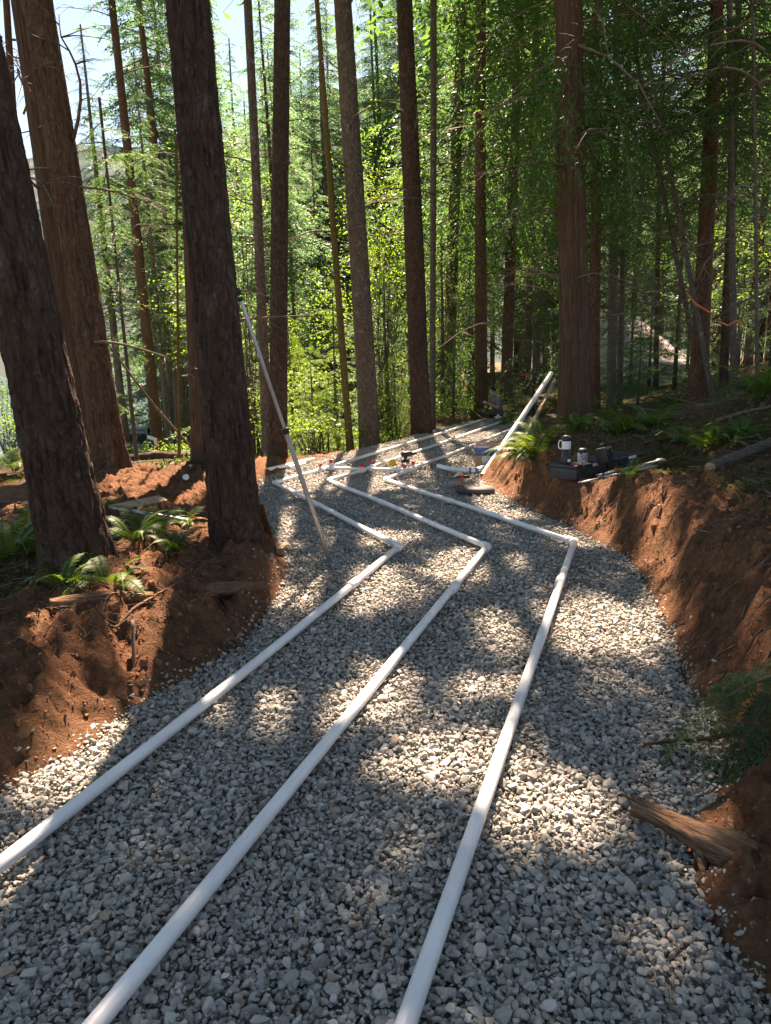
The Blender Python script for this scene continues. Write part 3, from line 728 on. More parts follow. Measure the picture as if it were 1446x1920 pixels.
tree('cedar_tree', 'olive brown stem growing against the left side of the big reddish trunk', (166, 862), 9.9, (38, 0), 60, 36, 'bark_cedar', 20, 64, 0.05, 0.3, 0.05, 0.01, 0, 13, 9, canopy=(9, 23.04, 2.8, 59), dead=3, hv=8)
tree('cedar_tree', 'thin reddish stem with stubs beside the dark trunk at the left edge', (60, 850), 13.5, (12, 0), 18, 14, 'bark_red', 18, 20, 0.15, 0.2, 0.04, 0.02, 0, 15, canopy=(9, 21.76, 2.24, 36), dead=18, dead_z=(3, 9), hv=10)
tree('pine_tree', 'slender straight reddish trunk with red and white marker low on it', (298, 845), 21, (210, 0), 28, 14, 'bark_red', 22, 26, 0.12, 0.15, 0.06, 0.03, 0, 17, 9, canopy=None, limbs=(12, 21, 2.0, 40, 'mid'), dead=14, dead_z=(5, 13), hv=14)
tree('fir_tree', 'spire topped conifer with grey trunk standing against the blue sky, upper left', (240, 855), 26, (147, 22), 21, 3, 'bark_grey', 14.6, 20, 0.2, 0.15, 0.05, 0.02, 0, 19, limbs=(5.5, 14.5, 2.1, 125, 'mid', (-20, 15), 'cone'), dead=15, dead_z=(2, 6), hv=14)
tree('hemlock_sapling', 'thin dark sapling stem standing over the fallen log', (258, 866), 10.8, (212, 440), 10, 6, 'bark_thin', 5.2, 10, 0.1, 0.2, 0.03, 0.03, 0, 21, limbs=(1.6, 5.0, 0.9, 26, 'fine'), group='saplings on the left', leafmat='leaf_cedar')
tree('hemlock_sapling', 'thin crooked dark sapling left of the half hidden trunk', (337, 850), 11.5, (335, 520), 8, 5, 'bark_moss', 5.0, 10, 0.1, 0.2, 0.03, 0.05, 0, 22, limbs=(1.8, 4.9, 0.8, 22, 'fine'), group='saplings on the left', leafmat='leaf_cedar')
tree('fir_tree', 'narrow pointed conifer with grey stem right of the slender reddish trunk', (316, 825), 25, (248, 62), 14, 2, 'bark_grey', 13.2, 14, 0.2, 0.1, 0.04, 0.03, 0, 23, limbs=(4.5, 13.1, 1.8, 115, 'mid', (-20, 15), 'cone'), dead=7, dead_z=(2, 6), hv=14)
tree('fir_tree', 'pale grey stem just left of the half hidden trunk, far back', (330, 800), 27, (305, 300), 10, 8, 'bark_grey', 11, 14, 0.2, 0.1, 0.04, 0.03, 0, 24, limbs=(4.5, 10.9, 2.0, 90, 'mid', (-20, 15), 'cone'), dead=4, hv=14)
# the middle row along the far edge of the gravel
tree('alder_tree', 'grey banded trunk just left of the straight dark trunk', (500, 838), 13.4, (465, 0), 24, 16, 'bark_grey', 22, 32, 0.08, 0.12, 0.03, 0.03, 0, 27, canopy=(9.5, 25.6, 2.688, 78), dead=5, dead_z=(3, 8), hv=9)
tree('fir_tree', 'straight dark trunk in the middle behind the tall pole', (520, 836), 12.4, (529, 0), 40, 31, 'bark_fir', 24, 64, 0.055, 0.15, 0.07, 0.008, 0, 29, 9, canopy=(9.5, 28.16, 2.912, 92), hv=8, zf=3.0)
tree('alder_tree', 'thin leaning mossy trunk in the middle', (657, 803), 15.0, (593, 0), 17, 9, 'bark_moss', 16, 20, 0.09, 0.25, 0.03, 0.03, 0, 31, canopy=(9.5, 19.2, 2.016, 32), dead=7, dead_z=(2.5, 7.5), hv=9)
tree('fir_tree', 'grey flaky trunk left of the pair in the middle, reddish at its foot', (694, 808), 15.4, (643, 0), 44, 34, 'bark_grey', 25, 64, 0.055, 0.15, 0.06, 0.006, 0, 33, 9, canopy=(9.5, 29.44, 3.36, 114), dead=3, dead_z=(5, 9), hv=9, zf=3.0)
tree('fir_tree', 'dark trunk at the edge of the gravel, right one of the pair', (791, 800), 16.2, (758, 0), 44, 31, 'bark_fir', 25, 64, 0.055, 0.18, 0.07, 0.006, 0, 35, 9, canopy=(9.5, 29.44, 3.36, 114), dead=3, dead_z=(5, 9), hv=9, zf=3.0)
tree('alder_tree', 'slim straight grey stem touching the right side of the dark gravel edge trunk', (812, 785), 17.6, (812, 0), 13, 13, 'bark_thin', 20, 20, 0.12, 0.12, 0.03, 0.02, 0, 37, canopy=(10, 24.32, 2.24, 46), dead=4, hv=10)
tree('cedar_tree', 'stringy red cedar trunk behind the slim grey stem', (838, 745), 24, (862, 150), 28, 20, 'bark_cedar', 18, 32, 0.12, 0.6, 0.06, 0.03, 0, 39, limbs=(2.0, 16, 2.6, 80, 'cedar'), dead=14, hv=10, flute=0.3, leafmat='leaf_cedar')
tree('cedar_tree', 'reddish trunk the seated person leans near, left of the person', (902, 778), 21.2, (902, 0), 28, 19, 'bark_red', 24, 40, 0.07, 0.25, 0.05, 0.02, 0, 41, limbs=(4.5, 13, 2.6, 46, 'cedar'), canopy=(10, 28.16, 3.136, 92), dead=14, dead_z=(1.5, 8), hv=12, leafmat='leaf_cedar')
tree('cedar_tree', 'trunk directly behind the seated person', (948, 750), 23.5, (972, 100), 26, 17, 'bark_cedar', 24, 36, 0.08, 0.2, 0.05, 0.02, 0, 43, limbs=(4.5, 13, 2.8, 44, 'cedar'), canopy=(11, 28.16, 3.136, 82), dead=14, hv=12, leafmat='leaf_cedar')
tree('cedar_tree', 'trunk wearing the pink ribbon', (988, 725), 26, (1003, 150), 18, 14, 'bark_fir', 22, 28, 0.1, 0.15, 0.05, 0.03, 0, 45, limbs=(4.5, 14, 2.6, 44, 'cedar'), canopy=(12, 28.16, 3.136, 69), dead=7, hv=12, leafmat='leaf_cedar')
CEDAR = tree('cedar_tree', 'massive red cedar trunk with the white pipe leaning on it', (1082, 770), 12.3, (1066, 0), 68, 54, 'bark_cedar', 24, 110, 0.05, 0.42, 0.05, 0.0, 0, 47, 12, limbs=(4.2, 8.0, 2.2, 34, 'cedar', (-50, -5)), canopy=(9, 28.16, 3.584, 128), dead=18, dead_z=(1.6, 6), hv=8, flute=0.10, zf=0.5, leafmat='leaf_cedar')
tree('cedar_tree', 'dark trunk just right of the massive red cedar', (1118, 700), 17, (1122, 0), 24, 18, 'bark_red', 22, 36, 0.09, 0.15, 0.05, 0.02, 0, 49, limbs=(4.4, 9.5, 2.4, 36, 'cedar'), canopy=(10, 26.88, 3.136, 82), dead=16, hv=10, leafmat='leaf_cedar')
tree('hemlock_tree', 'left stem of the close pair right of the red cedar', (1147, 690), 18.5, (1156, 100), 20, 14, 'bark_thin', 21, 32, 0.1, 0.15, 0.05, 0.03, 0, 51, limbs=(3.8, 9.5, 2.4, 36, 'fine'), canopy=(10, 25.6, 2.912, 69), dead=15, hv=10)
tree('hemlock_tree', 'right stem of the close pair right of the red cedar', (1163, 690), 18.9, (1178, 200), 14, 10, 'bark_thin', 20, 28, 0.1, 0.15, 0.05, 0.03, 0, 52, limbs=(3.8, 9, 2.2, 30, 'fine'), canopy=(10, 23.04, 2.464, 46), dead=15, hv=10)
tree('alder_tree', 'thin leaning stem crossing the bluish gaps on the right', (1328, 645), 14.5, (1205, 150), 13, 9, 'bark_thin', 12, 16, 0.12, 0.1, 0.03, 0.05, 0, 53, limbs=(5, 11, 1.8, 22, 'fine'), dead=7, dead_z=(2, 6), hv=8)
tree('cedar_tree', 'dark red trunk with orange ribbon on the right slope', (1312, 690), 13.6, (1345, 0), 42, 26, 'bark_red', 22, 48, 0.06, 0.3, 0.05, 0.015, 0, 55, limbs=(3.6, 8.0, 2.4, 34, 'fine', (-45, 0)), canopy=(9, 26.88, 3.36, 105), dead=18, dead_z=(1.5, 6), hv=8)
tree('alder_tree', 'pale slim stem leaning left beside the dark red trunk', (1343, 655), 13.2, (1285, 470), 13, 11, 'bark_thin', 9, 20, 0.1, 0.2, 0.03, 0.03, 0, 56, limbs=(4, 8.5, 1.6, 18, 'fine'), dead=6, hv=6)
tree('alder_tree', 'pale slim upright stem with ribbon near the right edge', (1384, 640), 12.8, (1368, 0), 17, 12, 'bark_thin', 18, 24, 0.1, 0.2, 0.03, 0.02, 0, 57, limbs=(4, 9, 2.0, 26, 'fine'), canopy=(9.5, 21.76, 2.688, 55), dead=16, hv=8)
tree('hemlock_tree', 'dark stem behind the pale slim upright stem near the right edge', (1362, 640), 15.5, (1385, 0), 20, 13, 'bark_fir', 20, 28, 0.1, 0.15, 0.05, 0.02, 0, 58, limbs=(3.6, 9, 2.4, 34, 'fine'), canopy=(9.5, 24.32, 2.912, 69), dead=16, hv=9)
tree('hemlock_tree', 'thin stem at the far right edge of the picture', (1425, 650), 11.5, (1412, 0), 10, 7, 'bark_thin', 12, 16, 0.12, 0.15, 0.03, 0.03, 0, 59, limbs=(3.8, 10, 2.0, 30, 'fine'), dead=15, hv=8)
tree('hemlock_tree', 'dark thin stem seen through the twigs right of the close pair', (1232, 680), 21, (1245, 100), 12, 9, 'bark_fir', 18, 20, 0.15, 0.15, 0.04, 0.03, 0, 60, limbs=(3.5, 14, 2.4, 56, 'mid'), dead=14, hv=10)

# ------------------------------------------------------------------ background forest
BG = []
for k in range(5):
    H = 22.0; z0 = (2.0, 4.0, 6.5, 3.0, 9.0)[k]
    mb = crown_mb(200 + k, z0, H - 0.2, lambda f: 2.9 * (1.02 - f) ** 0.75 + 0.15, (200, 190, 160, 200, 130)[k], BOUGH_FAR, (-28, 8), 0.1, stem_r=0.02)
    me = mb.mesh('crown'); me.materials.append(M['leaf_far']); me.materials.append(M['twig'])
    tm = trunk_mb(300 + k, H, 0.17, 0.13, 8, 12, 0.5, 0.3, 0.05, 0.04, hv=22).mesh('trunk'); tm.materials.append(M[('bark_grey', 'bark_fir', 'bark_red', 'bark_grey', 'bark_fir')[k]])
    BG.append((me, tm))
def bg_tree(x, y, H, var, label, group, name='conifer', zb=None, wid=1.0):
    z = hz(x, y) if zb is None else zb
    root = empty(name, (x, y, z), label, 'tree', group, (rng.normal(0, 0.015), rng.normal(0, 0.015), rng.uniform(0, 6.28)))
    s = H / 22.0
    for nm, me in (('trunk', BG[var][1]), ('crown', BG[var][0])):
        o = link(nm, me, root); o.scale = (s * wid, s * wid, s)
    return root
# the conifers standing against the sky and the lake, left
for (px, d, tip, var, wid, lab) in (
        (318, 38, -190, 0, 1.0, 'tall conifer with drooping sprays left of the dark trunk with the pole'),
        (120, 70, 330, 0, 1.1, 'low rounded conifer below the spire, far left'),
        (225, 62, 300, 3, 1.1, 'pale low conifer against the distant mountain'),
        (300, 58, 230, 1, 1.0, 'pale conifer filling the gap beside the slender reddish trunk'),
        (135, 42, 430, 3, 1.1, 'short bushy conifer over the lake'),
        (372, 36, 430, 0, 1.2, 'short bushy conifer behind the half hidden trunk')):
    p = PD(px, 700, d); t = PD(px, tip, d); z = hz(p[0], d)
    bg_tree(p[0], d, t[2] - z, var, lab, 'conifers against the sky', 'conifer', z, wid)
placed = [(b[0][0], b[0][1]) for b in ALLTREES]
spots = []
r2 = np.random.default_rng(99); tries = 0
while len(spots) < 104 and tries < 5000:
    tries += 1
    y = 24 + 56 * r2.uniform() ** 0.95; x = r2.uniform(-0.33, 0.66) * y + r2.uniform(-1, 1)
    if x / y < -0.17 and y < 34: continue
    if x / y < -0.28 or (0.26 < x / y < 0.43 and y < 46): continue
    if abs(x + 0.6) < 3.6 and y < 41: continue
    if all((x - a) ** 2 + (y - c) ** 2 > 2.4 ** 2 for a, c in placed):
        placed.append((x, y)); spots.append((x, y))
spots += [(x_, 56 + 9 * ((k_ * 0.618) % 1)) for k_, x_ in enumerate(np.linspace(-14, 5, 13))]
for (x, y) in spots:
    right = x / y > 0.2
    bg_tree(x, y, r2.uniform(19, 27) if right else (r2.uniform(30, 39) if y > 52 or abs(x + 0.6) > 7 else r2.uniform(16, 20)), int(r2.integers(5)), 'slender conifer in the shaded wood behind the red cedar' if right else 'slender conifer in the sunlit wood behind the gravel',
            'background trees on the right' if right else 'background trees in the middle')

# ------------------------------------------------------------------ understorey: saplings, vine maples, shrubs
def young(px, d, H, R, nb, label, temps='fine', mat='leaf_cedar', z0=0.25, seed=1, top=None, name='hemlock_sapling', group='young conifers under the tall trees'):
    p = PD(px, 760, d); z = hz(p[0], d)
    root = empty(name, (p[0], d, z), label, 'tree', group, (0, 0, seed))
    add = MB(); add_tube(add, np.array([[0, 0, -0.1], [0.02, 0, H * 0.5], [0, 0, H]]), [0.012 * H + 0.008, 0.008 * H, 0.006], 6); add.build('trunk', M['bark_thin'], root)
    T = {'fine': BOUGH_FINE2, 'cedar': BOUGH_CEDAR2, 'mid': BOUGH_MID}[temps]
    crown_mb(seed, z0, H, lambda f: R * (1.05 - f) ** 0.8 + 0.12, nb, T, (-20, 12), 0.02, stem_r=0.006, lmin=0.2).build('crown', [M[mat], M['twig']], root)
    return root
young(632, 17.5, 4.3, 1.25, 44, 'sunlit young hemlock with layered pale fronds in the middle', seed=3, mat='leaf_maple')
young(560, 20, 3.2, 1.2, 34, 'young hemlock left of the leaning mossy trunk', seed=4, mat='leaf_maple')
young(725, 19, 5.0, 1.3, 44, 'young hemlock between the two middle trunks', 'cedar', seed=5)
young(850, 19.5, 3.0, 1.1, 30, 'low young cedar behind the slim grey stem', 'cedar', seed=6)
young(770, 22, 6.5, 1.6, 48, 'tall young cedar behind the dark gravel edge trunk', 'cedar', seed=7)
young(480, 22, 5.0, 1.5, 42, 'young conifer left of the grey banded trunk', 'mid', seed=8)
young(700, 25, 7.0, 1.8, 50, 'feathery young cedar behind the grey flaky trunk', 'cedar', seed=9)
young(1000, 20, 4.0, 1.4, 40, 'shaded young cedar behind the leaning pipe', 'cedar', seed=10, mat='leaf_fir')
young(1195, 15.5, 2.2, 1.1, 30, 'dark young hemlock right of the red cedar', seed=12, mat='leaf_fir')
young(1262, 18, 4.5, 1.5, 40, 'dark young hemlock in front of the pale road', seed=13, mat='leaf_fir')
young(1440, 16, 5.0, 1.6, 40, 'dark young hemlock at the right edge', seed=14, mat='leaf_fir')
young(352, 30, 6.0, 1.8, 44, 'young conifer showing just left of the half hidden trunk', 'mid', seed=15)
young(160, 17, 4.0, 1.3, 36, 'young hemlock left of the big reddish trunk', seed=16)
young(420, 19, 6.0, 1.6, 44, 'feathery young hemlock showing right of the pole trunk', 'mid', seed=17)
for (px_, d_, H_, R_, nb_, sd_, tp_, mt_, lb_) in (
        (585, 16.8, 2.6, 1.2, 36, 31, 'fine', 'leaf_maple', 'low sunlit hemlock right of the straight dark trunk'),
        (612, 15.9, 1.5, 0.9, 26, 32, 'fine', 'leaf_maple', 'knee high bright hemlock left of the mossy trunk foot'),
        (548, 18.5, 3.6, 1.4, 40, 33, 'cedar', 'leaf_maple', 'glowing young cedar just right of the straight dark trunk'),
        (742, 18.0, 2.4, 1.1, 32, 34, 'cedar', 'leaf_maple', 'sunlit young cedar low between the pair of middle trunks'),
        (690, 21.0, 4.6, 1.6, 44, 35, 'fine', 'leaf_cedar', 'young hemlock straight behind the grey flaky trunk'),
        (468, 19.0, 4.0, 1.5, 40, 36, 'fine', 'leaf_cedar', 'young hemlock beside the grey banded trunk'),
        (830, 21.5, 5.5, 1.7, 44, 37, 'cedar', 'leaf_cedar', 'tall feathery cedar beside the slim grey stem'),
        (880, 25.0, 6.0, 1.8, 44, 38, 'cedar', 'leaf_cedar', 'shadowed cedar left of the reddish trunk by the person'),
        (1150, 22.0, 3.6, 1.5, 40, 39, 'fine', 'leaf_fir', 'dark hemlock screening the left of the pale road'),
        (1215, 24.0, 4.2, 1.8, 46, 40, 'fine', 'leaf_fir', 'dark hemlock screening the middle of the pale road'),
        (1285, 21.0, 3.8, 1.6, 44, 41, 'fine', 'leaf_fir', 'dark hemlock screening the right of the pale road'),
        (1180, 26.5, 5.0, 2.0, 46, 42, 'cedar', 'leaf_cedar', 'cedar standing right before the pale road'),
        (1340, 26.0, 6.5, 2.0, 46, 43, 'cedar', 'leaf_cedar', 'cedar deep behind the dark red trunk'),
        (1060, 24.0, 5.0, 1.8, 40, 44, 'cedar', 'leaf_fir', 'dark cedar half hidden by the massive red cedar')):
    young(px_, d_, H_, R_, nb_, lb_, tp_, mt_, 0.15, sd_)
def maple(px, py, d, W, Hh, n, label, seed, mat='leaf_maple', name='vine_maple', cat='shrub', group='vine maples', stems=5):
    """many thin arching stems carrying level sprays of leaves; px,py is the middle of its foliage"""
    c = PD(px, py, d); z = hz(c[0], d); r = np.random.default_rng(seed)
    root = empty(name, (c[0], d, z), label, cat, group); hc = c[2] - z
    ms = []; tn = []; ends = []
    for k in range(n):
        q = np.array([r.normal(0, W * 0.5), r.normal(0, W * 0.4), max(0.15, hc + r.normal(0, Hh * 0.45))]); s = r.uniform(0.5, 1.0) * min(1.0, 0.4 + W * 0.4)
        M4 = np.eye(4); M4[:3, :3] = rotz(r.uniform(0, 6.28)) @ rotx(r.normal(0, 0.3)) * s; M4[:3, 3] = q; ms.append(M4); tn.append(r.normal(0, 0.12)); ends.append(q)
    mb = MB(); ms = np.array(ms)
    for t in range(4): mb.add_inst(MAPLE[t][0], MAPLE[t][1], ms[t::4], np.array(tn)[t::4], MAPLE[t][2])
    mb.build('crown', M[mat], root)
    st = MB()
    for k in range(min(n, 22)):
        q = ends[k]; b0 = np.array([r.normal(0, 0.12), r.normal(0, 0.12), -0.1]); t = np.linspace(0, 1, 6)[:, None]
        p = b0 * (1 - t) + q * t; p[:, 2] += np.sin(t[:, 0] * math.pi) * 0.12 * hc; add_tube(st, p, 0.013 * (1.1 - t[:, 0]), 5)
    st.build('stem', M['bark_thin'], root)
maple(710, 360, 19, 1.3, 2.2, 34, 'bright yellow green maple between the two middle trunks', 1)
maple(445, 350, 17, 0.9, 1.6, 22, 'bright yellow green maple beside the grey banded trunk', 2)
maple(715, 520, 21, 1.6, 1.8, 34, 'lower bright maple between the two middle trunks', 3)
maple(590, 700, 16.6, 1.0, 0.7, 12, 'sunlit leafy shrub in front of the young hemlock', 4, cat='shrub', name='shrub')
maple(580, 790, 15.0, 0.9, 0.22, 18, 'low bright shrub at the foot of the leaning mossy trunk', 5, name='shrub')
maple(740, 740, 18, 1.0, 0.6, 14, 'leafy shrub between the feet of the two middle trunks', 6, name='shrub')
maple(495, 735, 16, 0.7, 0.8, 18, 'yellow leafed shrub left of the straight dark trunk', 7, name='shrub')
maple(620, 620, 21, 1.8, 1.6, 22, 'wide sunlit shrub behind the young hemlock', 8, name='shrub')
maple(745, 640, 24, 2.0, 1.6, 20, 'pale green shrub behind the dark gravel edge trunk', 9, name='shrub')
maple(420, 560, 20, 1.6, 1.8, 30, 'bright maple just right of the pole trunk', 10)
maple(5, 740, 19, 1.3, 0.9, 26, 'tall leafy shrub at the far left edge', 17, name='shrub')
maple(35, 790, 16, 0.9, 0.5, 18, 'leafy shrub left of the nearest trunk, behind the lower one', 18, name='shrub')
maple(60, 830, 12.5, 0.8, 0.4, 18, 'sunlit shrub left of the nearest trunk', 11, name='shrub')
maple(860, 560, 27, 2.0, 2.5, 30, 'sunlit maple glowing behind the stringy cedar', 12)
maple(1230, 520, 32, 3.0, 2.5, 40, 'sunlit maple above the pale road', 13)
maple(1020, 560, 30, 2.0, 2.5, 26, 'green maple left of the massive red cedar, far back', 14)
maple(318, 600, 28, 1.4, 2.0, 30, 'bright maple behind the fallen branch on the left', 15)
maple(1400, 480, 24, 2.0, 2.0, 26, 'sunlit maple behind the stems near the right edge', 16)

# ground cover too small to count
def cover(name, n, sel, leaf, mat, seed, parent=ground, hgt=0.10, ratio=0.5):
    r = np.random.default_rng(seed); xy = sel(r, n); z = height(xy[:, 0], xy[:, 1])
    p = np.column_stack([xy, z + r.uniform(0.0, 1, len(xy)) ** 2 * hgt]); a = unit(r.normal(0, 1, p.shape) * np.array([1, 1, 0.7])); nr = unit(np.array([0, 0, 1.0]) + r.normal(0, 0.6, p.shape))
    l = leaf * r.uniform(0.6, 1.4, len(p)); V, F = kites(p, a, unit(np.cross(nr, a)), l, l * ratio)
    mb = MB(); mb.add(V, F, np.repeat(np.clip(r.normal(0.5, 0.2, len(p)), 0, 1), 4)); return tag(mb.build(name, M[mat], parent), kind='stuff')
def field(x0, x1, y0, y1, dmin=0.3, clump=2.0, thr=0.5, soil_max=0.5):
    def f(r, n):
        p = np.column_stack([r.uniform(x0, x1, n), r.uniform(y0, y1, n)]); d = gdist(p[:, 0], p[:, 1])
        k = (d > dmin) & (fbm(p[:, 0] * clump, p[:, 1] * clump, oct=3) > thr) & (soil_mask(p[:, 0], p[:, 1], d) < soil_max); return p[k]
    return f
cover('undergrowth', 50000, field(-7, 5, 14.5, 30, 0.5, 0.7, 0.47), 0.065, 'leaf_maple', 1, hgt=0.5)
cover('undergrowth', 26000, field(-24, -1.5, 20, 42, 0.5, 0.5, 0.45), 0.16, 'leaf_fern', 2, hgt=0.4)
cover('undergrowth', 9000, field(-9, -1.5, 11, 20, 0.5, 0.8, 0.5), 0.09, 'leaf_fern', 12, hgt=0.1)
cover('moss', 60000, field(1.2, 6, 4, 14, 0.55, 1.6, 0.52), 0.025, 'leaf_moss', 3, hgt=0.03)
cover('undergrowth', 12000, field(2.5, 9, 7, 22, 0.9, 1.1, 0.56), 0.06, 'leaf_fir', 4, hgt=0.18)
cover('moss', 22000, field(-4.2, -0.8, 3.2, 6.6, 0.4, 2.0, 0.5), 0.022, 'leaf_moss', 5, hgt=0.03)
cover('leaf_litter', 50000, field(1.2, 7, 3.5, 16, 0.35, 1.3, 0.42, 0.9), 0.03, 'leaf_dead', 6, hgt=0.01, ratio=0.25)
cover('leaf_litter', 30000, field(-5, 0.5, 3, 17, 0.3, 1.3, 0.45, 0.8), 0.03, 'leaf_dead', 7, hgt=0.012, ratio=0.3)
cover('undergrowth', 9000, field(-6, -1.5, 9.8, 13, 0.4, 1.0, 0.52), 0.06, 'leaf_fern', 8, hgt=0.08)
# fallen twigs and rootlets
def twigs(name, n, sel, seed, L=(0.1, 0.7), rr=(0.0015, 0.005), lift=0.02, mat='twig', tilt=0.25):
    r = np.random.default_rng(seed); xy = sel(r, n); mb = MB()
    for (x, y) in xy:
        l = r.uniform(*L) * r.uniform(0.4, 1); a = r.uniform(0, 6.283); s = np.linspace(-0.5, 0.5, 5)
        px_ = x + math.cos(a) * l * s; py_ = y + math.sin(a) * l * s; cv = r.normal(0, 0.12) * l * s ** 2 * 4
        z = height(px_, py_, False); z = 0.5 * z + 0.5 * z.mean() + lift * r.uniform(0.1, 1) + r.normal(0, tilt) * l * s * 0.3
        add_tube(mb, np.column_stack([px_ - math.sin(a) * cv, py_ + math.cos(a) * cv, z]), r.uniform(*rr) * (1.1 - 0.6 * (s + 0.5)), 4, r.uniform(0, 1), cap=False)
    return tag(mb.build(name, M[mat], ground), kind='stuff')
twigs('fallen_twigs', 2600, field(1.0, 8, 3.5, 16, 0.35, 0.8, 0.35, 1.1), 1, lift=0.07)
twigs('fallen_twigs', 1300, field(-4, -0.6, 3.2, 7, 0.25, 0.8, 0.35, 1.1), 2, (0.08, 0.5), (0.001, 0.003), 0.06)
twigs('fallen_twigs', 500, field(-5, 2.5, 9, 20, 0.3, 0.8, 0.3, 1.1), 3, (0.2, 1.2), (0.003, 0.010), 0.08)
r = np.random.default_rng(5); mb = MB()
for k in range(340):                       # rootlets hanging out of the cut banks
    u = r.uniform()
    q = P(*[np.interp(u, [0, 0.4, 1], c) for c in ((1010, 1190, 1330), (955, 1040, 1330))], 0) if k % 4 else P(r.uniform(60, 480), r.uniform(1130, 1250), 0.1)
    x, y = q[0] + r.uniform(0.05, 0.6) * (1 if k % 4 else -0.3), q[1] + r.normal(0, 0.15); z = hz(x, y); l = r.uniform(0.06, 0.32); a = r.uniform(2.2, 4.2) if k % 4 else r.uniform(-1.2, 1.2)
    s = np.linspace(0, 1, 6); px_ = x + math.cos(a) * l * s; py_ = y + math.sin(a) * l * s * 0.8 + 0.04 * np.sin(s * 5 + k) * l * 3
    add_tube(mb, np.column_stack([px_, py_, np.maximum(height(px_, py_) + 0.012, z - l * s)]), r.uniform(0.001, 0.0055) * (1.1 - s), 4, r.uniform(0, 1), cap=False)
tag(mb.build('rootlets', M['root_dark'], ground), kind='stuff')

# ------------------------------------------------------------------ ferns
def frond_mesh(seed, mat, pin=34, arch=0.55):
    r = np.random.default_rng(seed); s = np.linspace(0, 1, 10); mb = MB()
    ax = lambda s: np.stack([s * 0.86, 0.05 * np.sin(s * 2.5 + seed), 1.12 * s - arch * 1.8 * s ** 2], -1)
    add_tube(mb, ax(s), 0.007 * (1.1 - s), 4, 0.2, cap=False)
    u = np.linspace(0.14, 0.99, pin); p = ax(u); t = unit(np.gradient(p, axis=0)); ln = 0.15 * np.sin(np.clip(u * 1.12 + 0.10, 0, 1) ** 0.75 * math.pi) ** 0.8 + 0.012
    for sd in (-1, 1):
        side = np.tile([0, sd, 0.0], (pin, 1)); a = unit(side + 0.32 * t + np.array([0, 0, -0.18]) + r.normal(0, 0.06, (pin, 3))); b_ = unit(np.cross(unit(np.cross(t, side)), a))
        V, F = kites(p, a, b_, ln * r.uniform(0.85, 1.1, pin), np.full(pin, 0.027), 0.3); mb.add(V, F, np.repeat(np.clip(0.35 + 0.4 * u + r.normal(0, 0.1, pin), 0, 1), 4))
    me = mb.mesh('frond'); me.materials.append(M[mat]); return me
FROND = [frond_mesh(k, 'leaf_fern') for k in range(3)]; FROND_D = [frond_mesh(9, 'leaf_dead', 22, 0.75)]
def G(px, py, lo=1.2, hi=60):
    """where the line of sight through a picture point meets the ground"""
    t = np.geomspace(lo, hi, 900); r_ = ray(px, py); q = np.array([0, 0, CAM_H]) + r_[None] * (t / r_[1])[:, None]
    below = q[:, 2] < height(q[:, 0], q[:, 1], False) ; k = int(np.argmax(below)) if below.any() else 899
    return q[k]
def fern(px, py, size, n, label, seed, dead=0, az=None, d=None, spread=math.pi * 2, up=0.0, drop=0.0):
    r = np.random.default_rng(seed); g = G(px, py) if d is None else PD(px, py, d); x, y = g[0], g[1]
    root = empty('sword_fern', (x, y, hz(x, y) - 0.02 - drop), label, 'fern', 'sword ferns on the forest floor')
    for k in range(n):
        me = FROND_D[0] if k < dead else FROND[k % 3]
        o = link('frond', me, root); a = (k / n * spread + r.normal(0, 0.25) + (0 if az is None else az - spread / 2)); s = size * r.uniform(0.7, 1.15)
        o.rotation_euler = (r.normal(0, 0.15), r.uniform(-0.35, 0.35) - up, a); o.scale = (s, s, s)
fern(285, 1010, 0.50, 16, 'bright fern between the two foreground trunks', 1, 1)
fern(345, 985, 0.42, 13, 'fern with yellowing fronds left of the pole trunk', 2, 2)
fern(205, 1095, 0.42, 12, 'dark fern at the foot of the nearest trunk', 3)
fern(60, 1010, 0.62, 15, 'fern at the left edge beside the nearest trunk', 4)
fern(25, 1060, 0.53, 12, 'shaded fern low at the left edge', 5)
fern(1000, 872, 0.72, 15, 'large arching fern over the soil bank beside the leaning pipe', 6, 2, az=3.5, spread=2.6)
fern(1085, 815, 0.81, 16, 'fern behind the thermos and bottle', 7, 2)
fern(1160, 815, 0.75, 15, 'pale bluish fern behind the black monitor case', 8)
fern(1045, 770, 0.75, 15, 'fern with brown dead fronds at the foot of the massive cedar', 9, 6)
fern(1325, 840, 0.69, 15, 'fern above the cut log on the right slope', 10)
fern(1425, 760, 0.88, 16, 'fern at the right edge high on the slope', 11)
fern(1225, 800, 0.69, 13, 'small fern right of the tool cases', 12)
fern(1180, 900, 0.33, 10, 'tiny fern in front of the tripod', 13)
fern(30, 890, 0.75, 13, 'yellow fern left of the nearest trunk', 14, 3)
fern(280, 848, 0.69, 13, 'golden fern at the foot of the slender reddish trunk', 15, 3, d=16)
fern(955, 800, 0.75, 13, 'fern behind the leaning pipe near the person', 16, 3)
fern(540, 838, 0.50, 11, 'small bright fern right of the straight dark trunk', 17)
fern(255, 1035, 0.40, 11, 'fern behind the dark one at the nearest trunk', 21)
fern(120, 1120, 0.34, 9, 'small fern in front of the nearest trunk foot', 22)
fern(330, 1045, 0.36, 10, 'fern hugging the left side of the pole trunk', 23, 1)
fern(175, 960, 0.5, 10, 'fern showing between the nearest trunk and the boards', 24, 1)
fern(1280, 835, 0.5, 11, 'fern left of the one above the cut log', 25)
fern(1120, 790, 0.6, 12, 'fern right behind the cedar foot', 26, 2)
fern(1390, 830, 0.5, 10, 'fern near the right edge above the cut log', 27)
fern(1260, 760, 0.6, 11, 'fern below the dug hole on the slope', 28)
fern(590, 828, 0.5, 10, 'sunlit fern left of the mossy trunk foot', 29)
